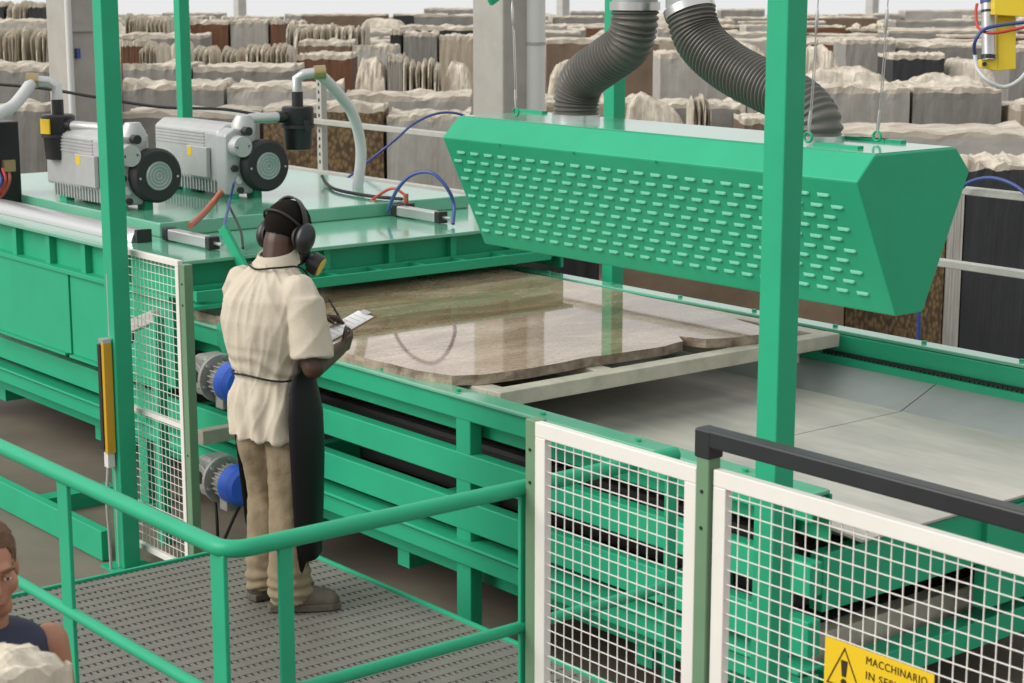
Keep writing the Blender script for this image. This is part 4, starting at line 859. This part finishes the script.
# apron: bib and skirt wrapped over the front and the right side
ap = MB(); rows = []
for z, rx, ry, a0, a1 in ((1.33, .215, .170, 55, 125), (1.20, .226, .180, 35, 145), (1.10, .214, .172, 5, 165), (1.03, .200, .158, -22, 184), (.98, .205, .160, -28, 188), (.86, .224, .182, -32, 190), (.70, .224, .188, -30, 190), (.50, .212, .186, -26, 186), (.34, .202, .182, -22, 184), (.225, .196, .178, -14, 178)):
    row = []
    for k in range(25):
        a = math.radians(a0 + (a1 - a0) * k / 24); wv_ = 1 + .03 * math.sin(a * 7 + z * 4) * (1.1 - z)
        row.append(Vector((rx * wv_ * math.cos(a), ry * wv_ * math.sin(a) + .01, z - (.06 if k == 0 and z < .3 else 0))))
    rows.append(row)
m_ = len(rows[0]); ap.add([p for r in rows for p in r], [(i * m_ + k, i * m_ + k + 1, (i + 1) * m_ + k + 1, (i + 1) * m_ + k) for i in range(len(rows) - 1) for k in range(m_ - 1)])
o = put('apron', ap, APRON, wk, local=True, smooth=60); sdm = o.modifiers.new('s', 'SOLIDIFY'); sdm.thickness = .004
put('apron_strap', MB().tube([(-.01 + .186 * math.cos(t), -.003 + .135 * math.sin(t), 1.018 + .008 * math.sin(3 * t)) for t in [math.radians(a) for a in range(-200, 0, 8)]], .0045, 8), APRON, wk, local=True, smooth=60)
put('neck_strap', MB().tube(smoothpath([(-.12, .165, 1.33), (-.128, .07, 1.462), (-.09, -.03, 1.475), (0, -.072, 1.465), (.09, -.03, 1.475), (.128, .07, 1.462), (.12, .165, 1.33)], 5), .0042, 8), APRON, wk, local=True, smooth=60)
for k, (a, b) in enumerate((((-.02, -.152, 1.02), (-.05, -.165, .93)), ((.01, -.152, 1.02), (.03, -.168, .90)))): pass
# ear defenders
em = [PH(.097 * math.sin(t), -.02 * math.cos(t) - .008, -.01 + .136 * math.cos(t)) for t in [math.radians(a) for a in range(-90, 91, 9)]]
put('headband', MB().ring([[p + RH @ Vector((0, dy, 0)) + (p - HC).normalized() * dr for dy, dr in ((-.014, 0), (.014, 0), (.014, .007), (-.014, .007))] for p in em]), BLACKPL, wk, local=True)
for sx in (-1, 1):
    cc = PH(sx * .090, -.008, -.014); ax = RH @ Vector((sx, 0, 0)); ec = MB(); ec.ball(cc + ax * .016, (.034, .048, .064), 18, 12, RH); put('ear_cup', ec, BLACKPL, wk, local=True, smooth=80)
    put('ear_cushion', MB().tube([cc - ax * .016, cc - ax * .004], .050, 18), RUBBER, wk, local=True, smooth=60)
put('headband_pad', MB().ring([[p + RH @ Vector((0, dy, 0)) + (p - HC).normalized() * dr for dy, dr in ((-.016, .006), (.016, .006), (.016, .0095), (-.016, .0095))] for p in em[3:6]]), ALU, wk, local=True)
# respirator
rm = MB(); rm.ball(PH(0, .082, -.055), (.052, .045, .055), 16, 12, RH); rm.ball(PH(0, .11, -.06), (.03, .03, .03), 12, 8, RH)
put('respirator_mask', remeshed('respirator_mask', rm, RUBBER, .006, 2), RUBBER, wk, local=True)
for sx in (1, -1):
    a = PH(sx * .045, .095, -.075); d = (RH @ Vector((sx * .80, .55, -.28))).normalized()
    cf = put('filter_cartridge', MB().tube([a, a + d * .012, a + d * .014, a + d * .058, a + d * .06], [.03, .03, .048, .048, .042], 22), BLACKPL, wk, local=True, smooth=40)
    put('filter_face', MB().tube([a + d * .058, a + d * .0635], .040, 22), FILTY, cf, local=True)
put('mask_strap', MB().tube(smoothpath([PH(.05, .075, -.03), PH(.084, .03, .0), PH(.080, -.05, .03), PH(.048, -.096, .05), PH(.0, -.113, .055), PH(-.048, -.096, .05), PH(-.080, -.05, .03), PH(-.084, .03, .0), PH(-.05, .075, -.03)], 6), .006, 8), RUBBER, wk, local=True, smooth=60)

# clipboard held by the worker
WM = worldmat(wk)
cbp = WM @ Vector((.045, .385, 1.165)); cbd = empty('clipboard', cbp, 'brown clipboard with white paper held by the worker', 'clipboard'); cbd.rotation_euler = (0, 0, math.radians(10.5 - 22))
Rt = Matrix.Rotation(math.radians(24), 4, 'X') @ Matrix.Scale(.80, 4)
for nm, a, m in (('board', (-.115, .115, -.16, .16, -.004, .0), BOARD), ('paper', (-.105, .105, -.15, .14, .0005, .004), PAPER), ('clip', (-.05, .05, .13, .158, .004, .016), STEEL)):
    me = B(*a).mesh(nm, m); me.transform(Rt); o = bpy.data.objects.new(nm, me); COL.objects.link(o); o.parent = cbd
    if nm == 'clip': b_ = o.modifiers.new('b', 'BEVEL'); b_.width = .004
for k in range(7):
    me = B(-.09, .09 - .02 * (k % 3), .10 - k * .03, .103 - k * .03, .004, .0044).mesh('written_line', GREYP); me.transform(Rt); o = bpy.data.objects.new('written_line', me); COL.objects.link(o); o.parent = cbd
pn = WM @ Vector((.005, .405, 1.185)); o = put('pen', MB().tube([pn, pn + Vector((-.05, -.03, .09))], .0045, 8), BLACKPL, smooth=40); tag(o, 'black pen in the hand of the worker over the clipboard', 'pen')

# ---- person in the navy vest
p0 = atd(-17, 560, 4.75); vp = empty('person', (p0.x, p0.y, 0), 'person in a navy sleeveless vest behind the rough foreground stone', 'person')
toc = Vector((CAM.x - p0.x, CAM.y - p0.y, 0)).normalized(); rot = math.atan2(toc.y, toc.x) - math.pi / 2
vp.rotation_euler = (0, 0, rot + math.radians(14))
HT = atd(-5, 521, 4.75).z; hs = HT / 1.75; b2 = MB(); H2 = Vector((0, .02, HT - .118))
P2h, R2 = facehead(b2, H2, (0, 1, -.12), 1.02)
zc = HT - .118
cap(b2, (0, -.01, zc - .20), (0, .01, zc - .06), .058, .056)
loft(b2, [(.88, 0, 0, .16, .11), (1.05, 0, 0, .15, .10), (1.25, 0, 0, .165, .10), (zc - .23, 0, -.01, .14, .08), (zc - .18, 0, -.01, .08, .06)])
for sx in (-1, 1):
    a = Vector((sx * .165, -.01, zc - .232)); e = Vector((sx * .205, -.03, zc - .52)); w = Vector((sx * .20, .12, zc - .74)); cap(b2, a, e, .050, .042); cap(b2, e, w, .042, .028); hand(b2, w, (0, .4, -.9), (-sx, 0, 0), (0, 1, 0), .4)
    cap(b2, (sx * .09, 0, .88), (sx * .1, .02, .48), .085, .06); cap(b2, (sx * .1, .02, .48), (sx * .1, 0, .08), .055, .04); cap(b2, (sx * .1, -.03, .035), (sx * .105, .14, .03), .035, .03)
put('body', remeshed('body', b2, SKIN2, .008, 3), SKIN2, vp, local=True)
hb = MB(); hb.ball(H2 + R2 @ Vector((0, -.022, .042)), (.083, .100, .092), 22, 14, R2)
put('hair', remeshed('hair', hb, HAIRR, .008, 2, lambda p: -.025 if (R2.inverted() @ (p - H2)).z < -.02 or ((R2.inverted() @ (p - H2)).y > .055 and (R2.inverted() @ (p - H2)).z < .075) else nz_(p, 70, .004)), HAIRR, vp, local=True)
for sx in (-1, 1):
    put('eye', MB().ball(P2h(sx * .032, .078, .006), .0105, 10, 8), EYEW, vp, local=True, smooth=80); put('iris', MB().ball(P2h(sx * .032, .0855, .005), .0052, 8, 6), BLACKPL, vp, local=True, smooth=80)
    put('eyelid', MB().ball(P2h(sx * .032, .0775, .012), (.0135, .0125, .0085), 10, 8, R2), SKIN2, vp, local=True, smooth=80); put('eyebrow', MB().tube([P2h(sx * .015, .092, .026), P2h(sx * .035, .090, .031), P2h(sx * .052, .078, .026)], [.003, .0045, .003], 6), HAIRR, vp, local=True)
put('mouth', MB().tube([P2h(-.024, .088, -.058), P2h(0, .0955, -.057), P2h(.024, .088, -.058)], [.003, .006, .003], 8), LIP, vp, local=True, smooth=60)
v2 = MB(); loft(v2, [(.84, 0, 0, .182, .128), (1.0, 0, 0, .17, .118), (1.2, 0, 0, .19, .125), (zc - .33, 0, -.003, .186, .122), (zc - .26, 0, -.008, .172, .110), (zc - .205, 0, -.01, .160, .098), (zc - .172, 0, -.012, .128, .080), (zc - .158, 0, -.012, .095, .07)])
put('vest', remeshed('vest', v2, VEST, .009, 2, lambda p: nz_(p, 12, .006)), VEST, vp, local=True)
t2 = MB(); loft(t2, [(.78, 0, 0, .175, .12), (.98, 0, 0, .165, .112)])
for sx in (-1, 1): t2.tube([(sx * .09, 0, .86), (sx * .1, .02, .48), (sx * .1, 0, .06)], [.10, .082, .075], 18)
put('trousers', remeshed('trousers', t2, PANTS, .011, 3), PANTS, vp, local=True)
